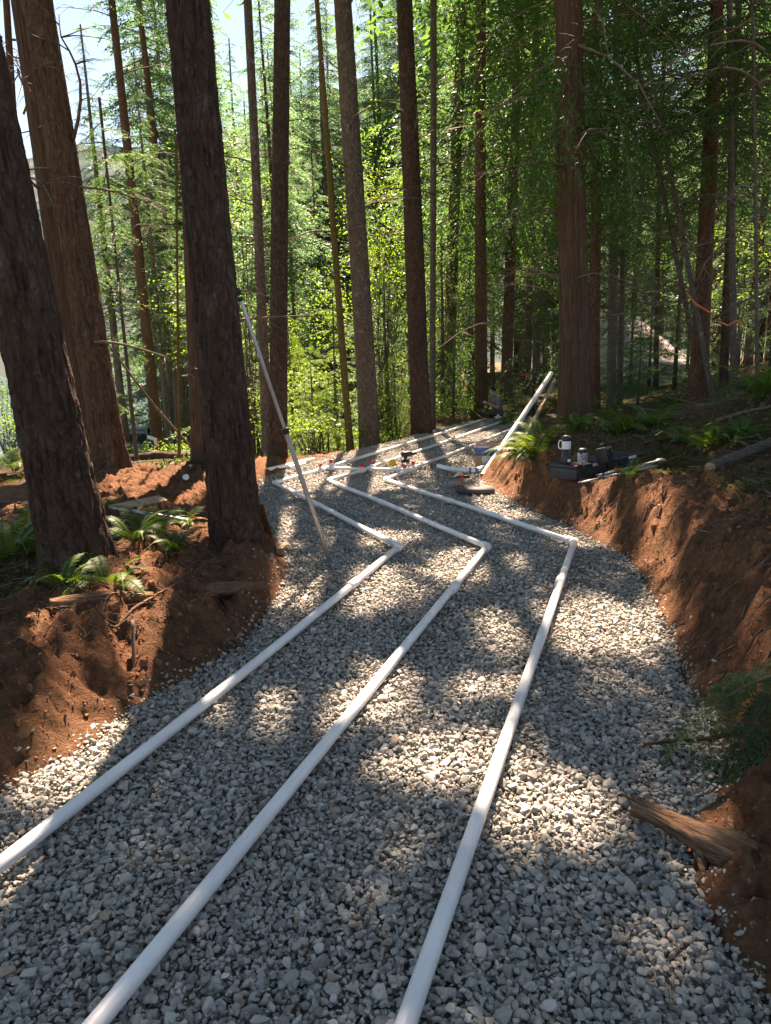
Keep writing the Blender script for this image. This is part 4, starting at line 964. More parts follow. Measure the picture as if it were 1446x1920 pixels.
fern(735, 800, 0.5, 10, 'sunlit fern between the feet of the middle pair', 30)
fern(1010, 838, 0.69, 13, 'shaded fern between the leaning pipe and the cedar', 18, 2)

# ------------------------------------------------------------------ white pipe network on the gravel
m, nt, b = new_mat('pvc_white'); n1 = noise(nt, objco(nt), 2.5, 6, 0.65); n2 = noise(nt, objco(nt), 40, 4, 0.7)
c = ramp(nt, n1, [(0.3, (0.62, 0.61, 0.58)), (0.6, (0.76, 0.76, 0.74))])
nt.links.new(mixc(nt, ramp(nt, n2, [(0.62, (0, 0, 0)), (0.74, (0.45, 0.45, 0.45))]), c, (0.42, 0.36, 0.30)), b.inputs['Base Color'])
b.inputs['Roughness'].default_value = 0.42; M['pvc'] = m
M['cream'] = simple('pvc_cream', (0.66, 0.61, 0.50), 0.45, var=0.08, scale=3)
M['red'] = simple('red_plastic', (0.55, 0.025, 0.03), 0.4, var=0.1)
M['black'] = simple('black_plastic', (0.018, 0.018, 0.02), 0.45, var=0.3)
M['navy'] = simple('dark_case_plastic', (0.025, 0.028, 0.033), 0.5, var=0.25)
M['alu'] = simple('aluminium', (0.40, 0.40, 0.39), 0.42, metal=0.6, var=0.12, scale=20)
M['white'] = simple('white_plastic', (0.72, 0.72, 0.70), 0.45, var=0.08)
M['paper'] = simple('paper_label', (0.66, 0.64, 0.60), 0.8, var=0.1)
M['blue'] = simple('blue_print', (0.045, 0.11, 0.30), 0.7, var=0.12)
M['card'] = simple('cardboard', (0.33, 0.225, 0.14), 0.85, var=0.12, scale=5)
M['orange'] = simple('orange_plastic', (0.75, 0.16, 0.03), 0.5, var=0.1)
M['yellow'] = simple('yellow_plastic', (0.68, 0.42, 0.02), 0.45, var=0.1)
M['pink'] = simple('pink_ribbon', (0.75, 0.08, 0.16), 0.6, var=0.1)
M['rubber'] = simple('black_foam', (0.055, 0.053, 0.055), 0.75, var=0.2, scale=6, bumps=0.1)
M['grey'] = simple('grey_plastic', (0.20, 0.21, 0.22), 0.5, var=0.15)
M['steel'] = simple('steel', (0.52, 0.52, 0.53), 0.3, metal=0.9, var=0.1)
M['bluemark'] = simple('blue_cement', (0.05, 0.16, 0.42), 0.5, var=0.2)
M['glass'] = simple('dark_glass', (0.02, 0.03, 0.035), 0.08, var=0.1)
M['lumber'] = bark_mat('lumber', (0.26, 0.17, 0.10), (0.42, 0.31, 0.20), (0.52, 0.41, 0.28), zs=1.0, scale=6)
PR = 0.0262; PZ = 0.046
net = empty('pipe_network', P(688, 879, 0), 'long white plastic pipe lines joined by red capped valves, laid on the gravel', 'pipes')
NL = np.array(net.location)
def pipe(parent, a, b_, r=PR, name='pipe', mat='pvc', seg=20, off=None, sag=0.006, seed=0):
    off = np.array(parent.location) if off is None else off
    a = np.asarray(a); b_ = np.asarray(b_); t = np.linspace(0, 1, 12)[:, None]
    pts = a * (1 - t) + b_ * t; pts[:, 2] += sag * np.sin(t[:, 0] * 7 + seed); n_ = np.cross(b_ - a, [0, 0, 1]); n_ = n_ / (np.linalg.norm(n_) + 1e-9)
    pts = pts + n_ * (sag * 1.2 * np.sin(t * 4.0 + seed * 2))
    mb = MB(); add_tube(mb, pts - off, r, seg); return mb.build(name, M[mat], parent)
def joint(parent, legs, name, r=0.0345, mat='pvc', l=0.075):
    mb = MB(); c0 = legs[0]
    for q in legs[1:]:
        d = unit(np.asarray(q) - c0); add_tube(mb, np.array([c0 - d * 0.001, c0 + d * l * 0.94, c0 + d * l, c0 + d * (l + 0.004)]) - np.array(parent.location), [r, r, r * 0.99, r * 0.9], 20, cap=True)
    bm = bmesh.new(); bmesh.ops.create_uvsphere(bm, u_segments=20, v_segments=12, radius=r * 0.995); add_bm(mb, bm, c0 - np.array(parent.location))
    return mb.build(name, M[mat], parent)
TE = []
for k, (near, eb, ec, tee, far) in enumerate((((0, 1620), (750, 1025), (515, 905), (611, 878), (911, 786)), ((180, 1920), (915, 1025), (617, 900), (688, 879.5), (952, 787)), ((765, 1920), (1076, 1015), (723, 899), (767, 881), (988, 794)))):
    a = P(*near, PZ); b1 = P(*eb, PZ); c1 = P(*ec, PZ); t1 = P(*tee, PZ); f1 = P(*far, PZ); a = a - unit(b1 - a) * 2.2
    pipe(net, a, b1, seed=k); pipe(net, b1, c1, seed=k + 3); pipe(net, c1, t1, seed=k + 5, sag=0.002); pipe(net, t1, f1, seed=k + 7)
    joint(net, [b1, a, c1], 'elbow'); joint(net, [c1, b1, t1], 'elbow'); TE.append(t1)
    for (s0, s1, u) in ((a, b1, 0.83), (b1, c1, 0.55), (t1, f1, 0.45)):      # straight couplings
        q = s0 * (1 - u) + s1 * u; d = unit(s1 - s0); mb = MB(); add_tube(mb, np.array([q - d * 0.07, q - d * 0.066, q + d * 0.066, q + d * 0.07]) - NL, [0.030, 0.0325, 0.0325, 0.030], 20); mb.build('coupling', M['pvc'], net)
    dl = unit(f1 - c1)
    for s in (-0.17, 0.17):                     # ball valves on both sides of the tee
        q = t1 + dl * s; mb = MB(); add_tube(mb, np.array([q - dl * 0.085, q - dl * 0.05, q - dl * 0.045, q + dl * 0.045, q + dl * 0.05, q + dl * 0.085]) - NL, [0.034, 0.034, 0.040, 0.040, 0.034, 0.034], 18)
        add_tube(mb, np.array([q, q + np.array([0, 0, 0.062])]) - NL, 0.018, 12); v = mb.build('valve', M['pvc'], net)
        mb = MB(); lathe(mb, [(0.001, 0.055), (0.022, 0.055), (0.027, 0.062), (0.027, 0.086), (0.021, 0.094), (0.001, 0.095)], 16, q - NL)
        add_box(mb, q - NL + np.array([0, 0, 0.094]), (0.072, 0.018, 0.018), R=basis(np.cross(dl, [0, 0, 1])), bevel=0.005); mb.build('valve_handle', M['red'], v)
for k in range(3):
    q = TE[k]; joint(net, [q, q + unit(TE[min(k + 1, 2)] - TE[max(k - 1, 0)]) * (1 if k < 2 else -1), q + (P(951, 786, PZ) - P(688, 879.5, PZ))], 'tee')
for k in range(2): pipe(net, TE[k], TE[k + 1], seed=k + 11, sag=0.002)
# loose lengths of pipe
def loose(name, label, pts, r, mat='pvc', cat='pipe', group=None, seg=18):
    pts = np.asarray(pts, float); root = empty(name, (pts[0][0], pts[0][1], pts[0][2]), label, cat, group); mb = MB()
    t = np.linspace(0, len(pts) - 1, max(8, 6 * len(pts))); pp_ = np.stack([np.interp(t, np.arange(len(pts)), pts[:, i_]) for i_ in range(3)], 1)
    k_ = np.ones(5) / 5
    if len(pts) > 2: pp_ = np.stack([np.convolve(np.pad(pp_[:, i_], 2, mode='edge'), k_, 'valid') for i_ in range(3)], 1)
    d = np.diff(pp_, axis=0); keep = np.r_[True, np.linalg.norm(d, axis=1) > 1e-4]; pp_ = pp_[keep]
    n = len(pp_); tdir = unit(pp_[-1] - pp_[-2]); sdir = unit(pp_[1] - pp_[0])
    full = np.vstack([pp_[0] + sdir * 0.05, pp_[0], pp_, pp_[-1], pp_[-1] - tdir * 0.05]); rr_ = np.r_[r * 0.82, r * 0.82, np.full(n, r), r * 0.82, r * 0.82]
    full[1] -= sdir * 1e-4; full[-2] += tdir * 1e-4; full[2] += sdir * 2e-4 * 0
    V, Q, T = tube(pp_ - pp_[0], r, seg, False); mb.add(V, Q)
    for e_, dr in ((0, sdir), (-1, -tdir)):     # hollow mouth
        Rb = basis(dr, (0, 0, 1) if abs(dr[2]) < 0.9 else (1, 0, 0)); lathe(mb, [(r, 0), (r * 0.86, 0), (r * 0.86, 0.12), (0.001, 0.12)], seg, pp_[e_] - pp_[0], Rb @ np.array([[0, 0, 1], [1, 0, 0], [0, 1, 0.0]]))
    mb.build('pipe', M[mat], root); return root
loose('loose_pipe', 'long white pipe lying left of the gravel behind the pole', [P(488, 884, .05), P(588, 861, .05)], 0.030, group='loose white pipes')
loose('loose_pipe', 'short white pipe lying behind the long one left of the gravel', [P(541, 877, .09), P(572, 870, .09)], 0.034, group='loose white pipes')
bent = loose('bent_pipe', 'white pipe with blue banded bend beside the cardboard box', [P(822, 874, .05), P(850, 881, .05), P(888, 884, .05), P(908, 878, .05), P(926, 871, .05)], 0.036, group='loose white pipes')
BL = np.array(bent.location)
for (x0, x1) in ((861, 863), (882, 884.5), (891, 893.5), (905.5, 907)):
    yy = np.interp([x0, x1], [822, 850, 888, 908, 926], [874, 880.5, 883.3, 878, 871.5]); mb = MB(); add_tube(mb, np.array([P(x0, yy[0], .05), P(x1, yy[1], .05)]) - BL, 0.040, 18); mb.build('blue_band', M['bluemark'], bent)
ft = P(905, 892, 0.02); tp = PD(1034, 700, 12.0)
loose('leaning_pipe', 'fat white pipe leaning on the massive red cedar', [ft, tp], 0.039, 'cream', group=None)
a = P(968, 852, 0.25); c = PD(1041, 712, 12.05); root = empty('wooden_stake', a, 'thin wooden stick leaning on the cedar behind the fat white pipe', 'stick')
mb = MB(); d = c - a; add_box(mb, d * 0.5, (np.linalg.norm(d), 0.045, 0.045), R=basis(d), bevel=0.003); mb.build('stick', M['lumber'], root)
mb = MB(); add_box(mb, d * 1.008, (0.06, 0.05, 0.05), R=basis(d), bevel=0.006); mb.build('stick_tip', M['black'], root)
g1, g2 = G(354, 882), G(381, 869)
loose('loose_pipe', 'short grey pipe end beside the fallen log', [g1 + [0, 0, .04], g2 + [0, 0, .05]], 0.03, group='loose white pipes')
# telescopic pole leaning on the dark trunk
a = P(620, 1056, 0.0); c = PD(442, 534, 5.10); root = empty('telescopic_pole', a, 'long aluminium telescopic pole leaning on the dark trunk, foot on the gravel', 'pole')
d = c - a; Lp = np.linalg.norm(d); Rb = basis(d, (0.4, -1, 0))
for (u0, u1, w, nm, mt) in ((0, 0.52, 0.035, 'lower_section', 'alu'), (0.52, 0.955, 0.025, 'upper_section', 'alu'), (0.507, 0.527, 0.050, 'clamp', 'black'), (0.95, 0.962, 0.042, 'clamp', 'black'), (0.968, 0.99, 0.036, 'top_section', 'black'), (0.975, 0.981, 0.05, 'clamp', 'black'), (0.0, 0.006, 0.046, 'foot', 'grey')):
    mb = MB(); add_box(mb, d * (u0 + u1) / 2, (Lp * (u1 - u0), w, w * 0.72), R=Rb, bevel=0.004); mb.build(nm, M[mt], root)
for s in (-1, 1):
    mb = MB(); add_box(mb, d * 0.26 + Rb @ np.array([0, s * 0.010, 0.0150]), (Lp * 0.50, 0.003, 0.003), R=Rb); mb.build('groove_rib', M['alu'], root)

# ------------------------------------------------------------------ cardboard box
c0 = P(891, 878.5, 0.015); root = empty('cardboard_box', c0, 'open cardboard box with blue printed band and white label on the gravel', 'box', rot=(0, 0, RAD(-7)))
W_, D_, H_ = 0.42, 0.30, 0.335; t_ = 0.006
def boxpart(nm, c, s, mt, parent=root, bv=0.001): mb = MB(); add_box(mb, c, s, bevel=bv); return mb.build(nm, M[mt], parent)
front = boxpart('front_panel', (W_ / 2, 0, H_ / 2), (W_, t_, H_), 'card'); boxpart('back_panel', (W_ / 2, D_, H_ / 2), (W_, t_, H_), 'card')
side = boxpart('side_panel', (t_ / 2, D_ / 2, H_ / 2), (t_, D_ - t_ - 0.002, H_), 'card'); boxpart('side_panel', (W_ - t_ / 2, D_ / 2, H_ / 2), (t_, D_ - t_ - 0.002, H_), 'card'); boxpart('bottom_panel', (W_ / 2, D_ / 2, t_), (W_ - 0.02, D_ - 0.02, t_), 'card')
boxpart('blue_band', (W_ / 2, -t_ / 2 - 0.0006, H_ * 0.775), (W_ - 0.002, 0.001, H_ * 0.40), 'blue', front, 0); boxpart('blue_band', (-0.0006, D_ / 2, H_ * 0.775), (0.001, D_ - 0.01, H_ * 0.40), 'blue', side, 0)
boxpart('shipping_label', (0.185, -t_ / 2 - 0.0006, H_ * 0.38), (0.165, 0.001, 0.112), 'paper', front, 0)
zc = H_ * 0.775
mb = MB(); th = np.linspace(0, 2 * math.pi, 25)
add_tube(mb, np.stack([0.068 + 0.034 * np.cos(th), np.full(25, -t_ / 2 - 0.002), zc + 0.034 * np.sin(th)], 1), 0.005, 6); mb.build('printed_ring', M['card'], front)
mb = MB(); yq = -t_ / 2 - 0.0022
for (xa, za, xb, zb) in ((0.135, -0.032, 0.135, 0.032), (0.180, -0.032, 0.180, 0.032)): add_box(mb, (xa, yq, zc), (0.013, 0.002, 0.064))
add_box(mb, (0.1575, yq - 0.0012, zc), (0.013, 0.002, 0.074), R=roty(-0.62)); mb.build('printed_letter', M['card'], front)
mb = MB()
for k, w in enumerate((0.11, 0.13, 0.09, 0.12)): add_box(mb, (0.12 + w / 2, -t_ / 2 - 0.002, H_ * 0.38 + 0.036 - 0.022 * k), (w, 0.001, 0.006))
mb.build('label_print', M['grey'], front)

# ------------------------------------------------------------------ small tools on the gravel
c0 = P(891, 921, 0.03); root = empty('kneeling_pad', c0, 'black foam kneeling pad with curved back edge on the gravel', 'kneeling pad')
bm = bmesh.new(); W2 = 0.245; out = [(-W2 * 0.86, -0.16), (-W2 * 0.5, -0.19), (W2 * 0.5, -0.19), (W2 * 0.9, -0.15), (W2, 0.02), (W2 * 0.72, 0.19), (W2 * 0.45, 0.17), (0, 0.11), (-W2 * 0.5, 0.12), (-W2 * 0.95, 0.16), (-W2 * 1.02, 0.0)]
vs = [bm.verts.new((x, y, 0)) for x, y in out]; f = bm.faces.new(vs); e = bmesh.ops.extrude_face_region(bm, geom=[f]); bmesh.ops.translate(bm, verts=[v for v in e['geom'] if isinstance(v, bmesh.types.BMVert)], vec=(0, 0, 0.045))
bmesh.ops.recalc_face_normals(bm, faces=bm.faces); bmesh.ops.bevel(bm, geom=bm.edges[:], offset=0.012, segments=3, affect='EDGES'); mb = MB(); add_bm(mb, bm); mb.build('foam_slab', M['rubber'], root)
mb = MB(); add_box(mb, (0, 0.085, 0.047), (0.14, 0.035, 0.006), bevel=0.002); mb.build('hand_slot', M['black'], root)
c0 = P(862, 897, 0.03); root = empty('pipe_scraper', c0, 'grey steel blade with red and black grip stuck in the gravel', 'trowel', rot=(0, 0, 0.2))
bm = bmesh.new(); out = [(-0.13, -0.005), (0.07, -0.005), (0.062, 0.105), (-0.02, 0.065)]; vs = [bm.verts.new((x, 0.03, z)) for x, z in out]; f = bm.faces.new(vs); e = bmesh.ops.extrude_face_region(bm, geom=[f]); bmesh.ops.translate(bm, verts=[v for v in e['geom'] if isinstance(v, bmesh.types.BMVert)], vec=(0, 0.004, 0)); mb = MB(); add_bm(mb, bm); mb.build('blade', M['steel'], root)
mb = MB(); add_tube(mb, np.array([[-0.03, 0.0, 0.02], [0.05, -0.01, 0.02]]), 0.016, 10); mb.build('ferrule', M['red'], root)
mb = MB(); add_tube(mb, np.array([[0.05, -0.01, 0.02], [0.07, -0.014, 0.022], [0.13, -0.03, 0.02], [0.135, -0.031, 0.02]]), [0.016, 0.022, 0.02, 0.012], 10); mb.build('grip', M['black'], root)
c0 = P(851, 908, 0.04); root = empty('cement_can', c0, 'small grey can with orange collar lying beside the kneeling pad', 'can', rot=(0, RAD(90), RAD(52)))
mb = MB(); lathe(mb, [(0.001, -0.08), (0.04, -0.08), (0.044, -0.076), (0.044, 0.05), (0.04, 0.056), (0.001, 0.056)], 20); mb.build('can_body', M['grey'], root)
mb = MB(); lathe(mb, [(0.044, 0.05), (0.047, 0.052), (0.047, 0.085), (0.03, 0.092), (0.001, 0.093)], 20); mb.build('collar', M['orange'], root)
c0 = P(766, 866, 0.02); root = empty('cordless_drill', c0, 'dark blue cordless drill lying behind the right valve', 'drill', rot=(0, 0, 0.3))
mb = MB(); add_tube(mb, np.array([[-0.12, 0, 0.13], [-0.11, 0, 0.13], [0.05, 0, 0.13], [0.06, 0, 0.13]]), [0.03, 0.045, 0.045, 0.03], 14); mb.build('motor_housing', M['navy'], root)
mb = MB(); add_tube(mb, np.array([[0.06, 0, 0.13], [0.10, 0, 0.13], [0.14, 0, 0.13]]), [0.028, 0.026, 0.014], 12); mb.build('chuck', M['black'], root)
mb = MB(); add_box(mb, (-0.05, 0, 0.075), (0.05, 0.04, 0.10), R=roty(0.15), bevel=0.01); mb.build('handle', M['navy'], root)
mb = MB(); add_box(mb, (-0.055, 0, 0.02), (0.13, 0.08, 0.05), bevel=0.01); mb.build('battery', M['black'], root)
c0 = P(736, 871, 0.03); root = empty('tape_measure', c0, 'small yellow tape measure on the gravel behind the pipes', 'tape measure')
mb = MB(); lathe(mb, [(0.001, -0.03), (0.05, -0.03), (0.058, -0.022), (0.058, 0.022), (0.05, 0.03), (0.001, 0.03)], 18, (0, 0, 0.03), rotx(RAD(70))); mb.build('case', M['yellow'], root)
mb = MB(); add_box(mb, (0.055, 0, -0.005), (0.05, 0.035, 0.02), bevel=0.004); mb.build('tape_mouth', M['black'], root)
c0 = P(783, 1013, 0.045); root = empty('plastic_scrap', c0, 'tiny red plastic scrap on the gravel', 'scrap')
mb = MB(); add_box(mb, (0, 0, 0.004), (0.035, 0.012, 0.008), R=rotz(0.4), bevel=0.002); add_box(mb, (0.006, 0.01, 0.004), (0.012, 0.024, 0.007), R=rotz(0.1), bevel=0.002); mb.build('scrap', M['red'], root)

# ------------------------------------------------------------------ tool cases, thermos, bottle, monitor case and tripod on the right bank
q0 = G(1082, 902); q1 = G(1214, 876); zt = 0.37
q0 = P(1081, 902, zt); dx = P(1214, 873, zt) - q0; LB = 0.5 * np.linalg.norm(dx); dirx = unit(dx); ang = math.atan2(dirx[1], dirx[0])
HB = 0.155; DB = 0.34
CASE = []
for k, lab in enumerate(('black tool case carrying the thermos and the bottle, left of two', 'black tool case under the monitor, right of two')):
    o0 = q0 + dirx * (LB + 0.004) * k; root = empty('tool_case', o0, lab, 'tool case', 'tool cases on the bank', (0, 0, ang)); CASE.append(root)
    L_ = LB - 0.006
    mb = MB(); add_box(mb, (L_ / 2, DB / 2, HB * 0.38), (L_ - 0.012, DB - 0.012, HB * 0.76), bevel=0.012); mb.build('case_body', M['navy'], root)
    mb = MB(); add_box(mb, (L_ / 2, DB / 2, HB * 0.88), (L_, DB, HB * 0.22), bevel=0.010); lid = mb.build('lid', M['navy'], root)
    for j in range(3):
        mb = MB(); add_box(mb, (L_ * (0.2 + 0.3 * j), DB / 2, HB * 0.99 + 0.004), (0.045, DB * 0.8, 0.012), bevel=0.004); mb.build('lid_rib', M['navy'], lid)
    for s in (0.16, 0.84):
        mb = MB(); add_box(mb, (L_ * s, -0.004, HB * 0.66), (0.05, 0.016, 0.07), bevel=0.004); mb.build('latch', M['black'], root)
    mb = MB(); add_box(mb, (L_ * 0.52, -0.002, HB * 0.86), (0.15, 0.006, 0.03), bevel=0.001); mb.build('name_label', M['paper'], root)
def on_case(px, py): return P(px, py, zt + HB * 1.05)
c0 = on_case(1061, 868); root = empty('thermos', c0, 'tall black and white thermos with looped handle on the left tool case', 'thermos'); s = 1.0
mb = MB(); lathe(mb, [(0.001, 0), (0.048, 0), (0.052, 0.006), (0.050, 0.06), (0.042, 0.08), (0.042, 0.145), (0.001, 0.145)], 24); mb.build('base', M['navy'], root)
mb = MB(); lathe(mb, [(0.001, 0.145), (0.044, 0.145), (0.046, 0.15), (0.046, 0.225), (0.044, 0.228), (0.001, 0.228)], 24); mb.build('white_band', M['white'], root)
mb = MB(); lathe(mb, [(0.001, 0.228), (0.046, 0.228), (0.050, 0.236), (0.048, 0.262), (0.036, 0.285), (0.001, 0.288)], 24); mb.build('cap', M['black'], root)
mb = MB(); add_tube(mb, np.array([[-0.04, 0, 0.235], [-0.072, 0, 0.232], [-0.080, 0, 0.20], [-0.078, 0, 0.16], [-0.06, 0, 0.148], [-0.04, 0, 0.15]]), 0.006, 8); mb.build('handle', M['white'], root)
mb = MB(); add_box(mb, (0.02, -0.050, 0.03), (0.03, 0.008, 0.03), bevel=0.002); mb.build('label', M['paper'], root)
m, nt, b = new_mat('camouflage_print'); v_ = N(nt, 'ShaderNodeTexVoronoi'); v_.inputs['Scale'].default_value = 40; nt.links.new(objco(nt), v_.inputs['Vector'])
nt.links.new(ramp(nt, noise(nt, objco(nt), 38, 3, 0.5), [(0.42, (0.10, 0.115, 0.13)), (0.5, (0.24, 0.26, 0.28)), (0.6, (0.36, 0.38, 0.40))]), b.inputs['Base Color']); b.inputs['Roughness'].default_value = 0.45; M['camo'] = m
c0 = on_case(1092, 871); root = empty('water_bottle', c0, 'mottled grey bottle with black lid beside the thermos', 'bottle')
mb = MB(); lathe(mb, [(0.001, 0), (0.045, 0), (0.050, 0.006), (0.050, 0.11), (0.046, 0.122), (0.001, 0.122)], 24); mb.build('bottle_body', M['camo'], root)
mb = MB(); lathe(mb, [(0.001, 0.122), (0.043, 0.122), (0.046, 0.126), (0.046, 0.152), (0.03, 0.166), (0.001, 0.168)], 24); mb.build('lid', M['black'], root)
c0 = on_case(1150, 866); root = empty('laser_case', c0, 'black instrument case with glossy screen tilted on the right tool case', 'instrument', rot=(RAD(-14), 0, ang + 0.25))
mb = MB(); add_box(mb, (0, 0.07, 0.085), (0.21, 0.12, 0.17), bevel=0.02); body = mb.build('housing', M['black'], root)
mb = MB(); add_box(mb, (-0.03, 0.006, 0.095), (0.12, 0.006, 0.11), bevel=0.002); mb.build('screen', M['glass'], root)
mb = MB(); add_box(mb, (0.025, 0.001, 0.115), (0.016, 0.006, 0.022), bevel=0.002); mb.build('red_mark', M['red'], root)
mb = MB(); add_tube(mb, np.array([[-0.07, 0.07, 0.165], [-0.06, 0.07, 0.20], [0.06, 0.07, 0.20], [0.07, 0.07, 0.165]]), 0.010, 8); mb.build('carry_handle', M['black'], root)
c0 = on_case(1080, 872); root = empty('red_knife', c0, 'small red tool lying on the front corner of the left case', 'knife', rot=(0, 0, 0.3))
mb = MB(); add_box(mb, (0, 0, 0.008), (0.075, 0.018, 0.014), bevel=0.005); mb.build('handle', M['red'], root)
mb = MB(); add_box(mb, (0.05, 0, 0.008), (0.03, 0.012, 0.006), bevel=0.001); mb.build('blade', M['steel'], root)
a = P(1088, 905, zt + 0.03); c = P(1236, 874, zt + 0.10); root = empty('folded_tripod', a, 'folded silver tripod with red clamps lying in front of the tool cases', 'tripod'); d = c - a; Rb = basis(d); L_ = np.linalg.norm(d)
for k, (oy, oz, u0) in enumerate(((0.0, 0.0, 0.0), (0.03, 0.045, 0.32), (0.075, 0.015, 0.30))):
    e0 = d * u0 + Rb @ np.array([0, oy * 1.3, oz * 0.6]); e1 = d * 1.0 + Rb @ np.array([0, oy * 0.6, oz * 0.9 + 0.01]); mb = MB(); add_tube(mb, np.array([e0 + (e1 - e0) * 0.25, e1]), 0.014, 12); leg = mb.build('leg', M['alu'], root)
    mb = MB(); add_tube(mb, np.array([e0, e0 + (e1 - e0) * 0.26]), 0.010, 10); mb.build('leg_extension', M['alu'], leg)
    mb = MB(); add_box(mb, e0 + (e1 - e0) * 0.25, (0.06, 0.036, 0.04), R=Rb, bevel=0.006); mb.build('leg_clamp', M['red' if k else 'black'], leg)
    mb = MB(); add_tube(mb, np.array([e0 - unit(d) * 0.03, e0]), [0.003, 0.012], 10); mb.build('leg_tip', M['black'], leg)
mb = MB(); add_tube(mb, np.array([d * 0.97, d * 1.0, d * 1.06, d * 1.09]) + Rb @ np.array([0, 0.02, 0.02]), [0.035, 0.055, 0.055, 0.04], 14); mb.build('tripod_head', M['black'], root)

# ------------------------------------------------------------------ logs, roots, boards, sticks
def log(name, label, pts, rad, mat='deadwood', cat='log', group=None, seg=28, amp=0.14, cut=None, seed=1, step=0.03, ends=True):
    pts = np.asarray(pts, float); L_ = np.r_[0, np.cumsum(np.linalg.norm(np.diff(pts, axis=0), axis=1))]
    n = max(8, int(L_[-1] / step)); t = np.linspace(0, L_[-1], n)
    def sm(v): return np.interp(t, L_, v)
    pp_ = np.stack([sm(pts[:, k]) for k in range(3)], 1)
    w = max(3, n // (2 * len(pts))) | 1
    if len(pts) > 2: pp_ = np.stack([np.convolve(np.pad(pp_[:, k], w // 2, mode='edge'), np.ones(w) / w, 'valid') for k in range(3)], 1)
    rr_ = sm(np.broadcast_to(np.asarray(rad, float), (len(pts),)))
    th = np.arange(seg) * 2 * math.pi / seg; TH, TT = np.meshgrid(th, t)
    f = fbm(np.cos(TH) * 2.6 + seed * 7, np.sin(TH) * 2.6, TT * 2.2 / max(rr_.max() * 12, 0.4), oct=4, gain=0.6); mod = 1 + amp * (1 - np.abs(2 * f - 1) * 2.2) + amp * 0.7 * (fbm(np.cos(TH) + seed, np.sin(TH), TT * 3, oct=2) - 0.5)
    o0 = pp_[0].copy(); Rl = np.roll(basis(pp_[-1] - pp_[0], (0, 0, 1) if abs(unit(pp_[-1] - pp_[0])[2]) < 0.9 else (1, 0, 0)), 2, 1)
    root = empty(name, o0, label, cat, group, Matrix(Rl.tolist()).to_euler()); mb = MB(); add_tube(mb, (pp_ - o0) @ Rl, rr_, seg, np.append(np.clip(0.5 + 0.5 * (1 - np.abs(2 * f - 1) * 2.4), 0, 1).reshape(-1), [0.8, 0.8]), 0, True, mod); mb.build('wood', M[mat], root)
    if cut is not None:
        d = unit(pp_[1] - pp_[0]) @ Rl; mb = MB(); add_tube(mb, np.array([-d * 0.004, d * 0.02]), rr_[0] * 0.92, 24); mb.build('cut_end', M['lumber'], root)
    return root, pp_, rr_
def gz(px, py, dz=0.0): q = G(px, py); return np.array([q[0], q[1], hz(q[0], q[1]) + dz])
# torn root on the gravel, bottom right
root, pp_, rr_ = log('torn_root', 'torn reddish piece of root wood with frayed end at the lower right', [P(1190, 1512, .045), P(1235, 1530, .055), P(1300, 1565, .06), P(1375, 1600, .06), P(1450, 1635, .05), P(1560, 1700, .03)], [0.026, 0.022, 0.032, 0.052, 0.050, 0.060], 'rootwood', 'root wood', amp=0.48, step=0.010, seg=48, seed=4)
r = np.random.default_rng(3); mb = MB()
for k in range(34):                         # frayed splinters
    a = r.uniform(0, 6.28); i0 = int(r.integers(0, 9)) if k < 24 else int(r.integers(8, 22)); d = unit(pp_[0] - pp_[6]); rad = rr_[i0] * 0.8; side = np.array([0, math.cos(a), math.sin(a)]); p0 = pp_[i0] - pp_[0] + side * rad; l = r.uniform(0.02, 0.075)
    e = p0 + (d * (0.9 if k < 24 else -0.7) + side * r.uniform(0.05, 0.6)) * l; add_tube(mb, np.array([p0, (p0 + e) / 2 + r.normal(0, 0.003, 3), e]) @ np.array(root.rotation_euler.to_matrix()), [0.005, 0.0035, 0.0006], 4)
mb.build('splinters', M['rootwood'], root)
for (i0, dv, ln, rd) in ((24, (-0.25, -0.6, -0.25), 0.13, 0.016), (34, (0.25, 0.75, 0.35), 0.16, 0.014), (14, (0.1, 0.7, 0.3), 0.06, 0.010)):      # broken side roots
    p0 = pp_[i0] - pp_[0]; dv = unit(np.array(dv)); t_ = np.linspace(0, 1, 7)[:, None]; q_ = p0 + dv * (rr_[i0] * 0.6 + ln * t_) + np.array([0.02, 0, -0.03]) * t_ ** 2
    mb = MB(); add_tube(mb, q_ @ np.array(root.rotation_euler.to_matrix()), rd * (1.25 - 0.8 * t_[:, 0]), 12, 0.5, 0, True, 1 + 0.3 * (vnoise(np.arange(12)[None] * 1.3 + i0, t_ * 9) - 0.5)); mb.build('side_root', M['rootwood'], root)
log('fallen_stick', 'thin reddish stick lying across the gravel edge at the right', [P(1203, 1397, .04), P(1260, 1388, .05), P(1320, 1386, .07), P(1446, 1366, .12), P(1560, 1350, .2)], [0.006, 0.007, 0.008, 0.009, 0.010], 'deadwood', 'stick', 'fallen sticks', 10, 0.1)
log('buried_root', 'pale root log half buried in the left bank under the fern', [gz(92, 1152, .03), gz(190, 1137, .03), gz(290, 1122, .02)], [0.030, 0.036, 0.030], 'deadwood', 'root', 'roots in the left bank', seed=5)
log('buried_root', 'thick root running into the soil mound below the pole trunk', [gz(318, 1150, .0), gz(400, 1128, .03), gz(470, 1108, .03), gz(505, 1100, .0)], [0.030, 0.042, 0.038, 0.020], 'deadwood', 'root', 'roots in the left bank', seed=6)
log('thin_root', 'thin root snaking over the left bank', [gz(165, 1165, .02), gz(215, 1168, .02), gz(250, 1150, .03), gz(330, 1098, .03), gz(370, 1085, .02)], [0.006, 0.008, 0.008, 0.007, 0.004], 'deadwood', 'root', 'roots in the left bank', 10, seed=7)
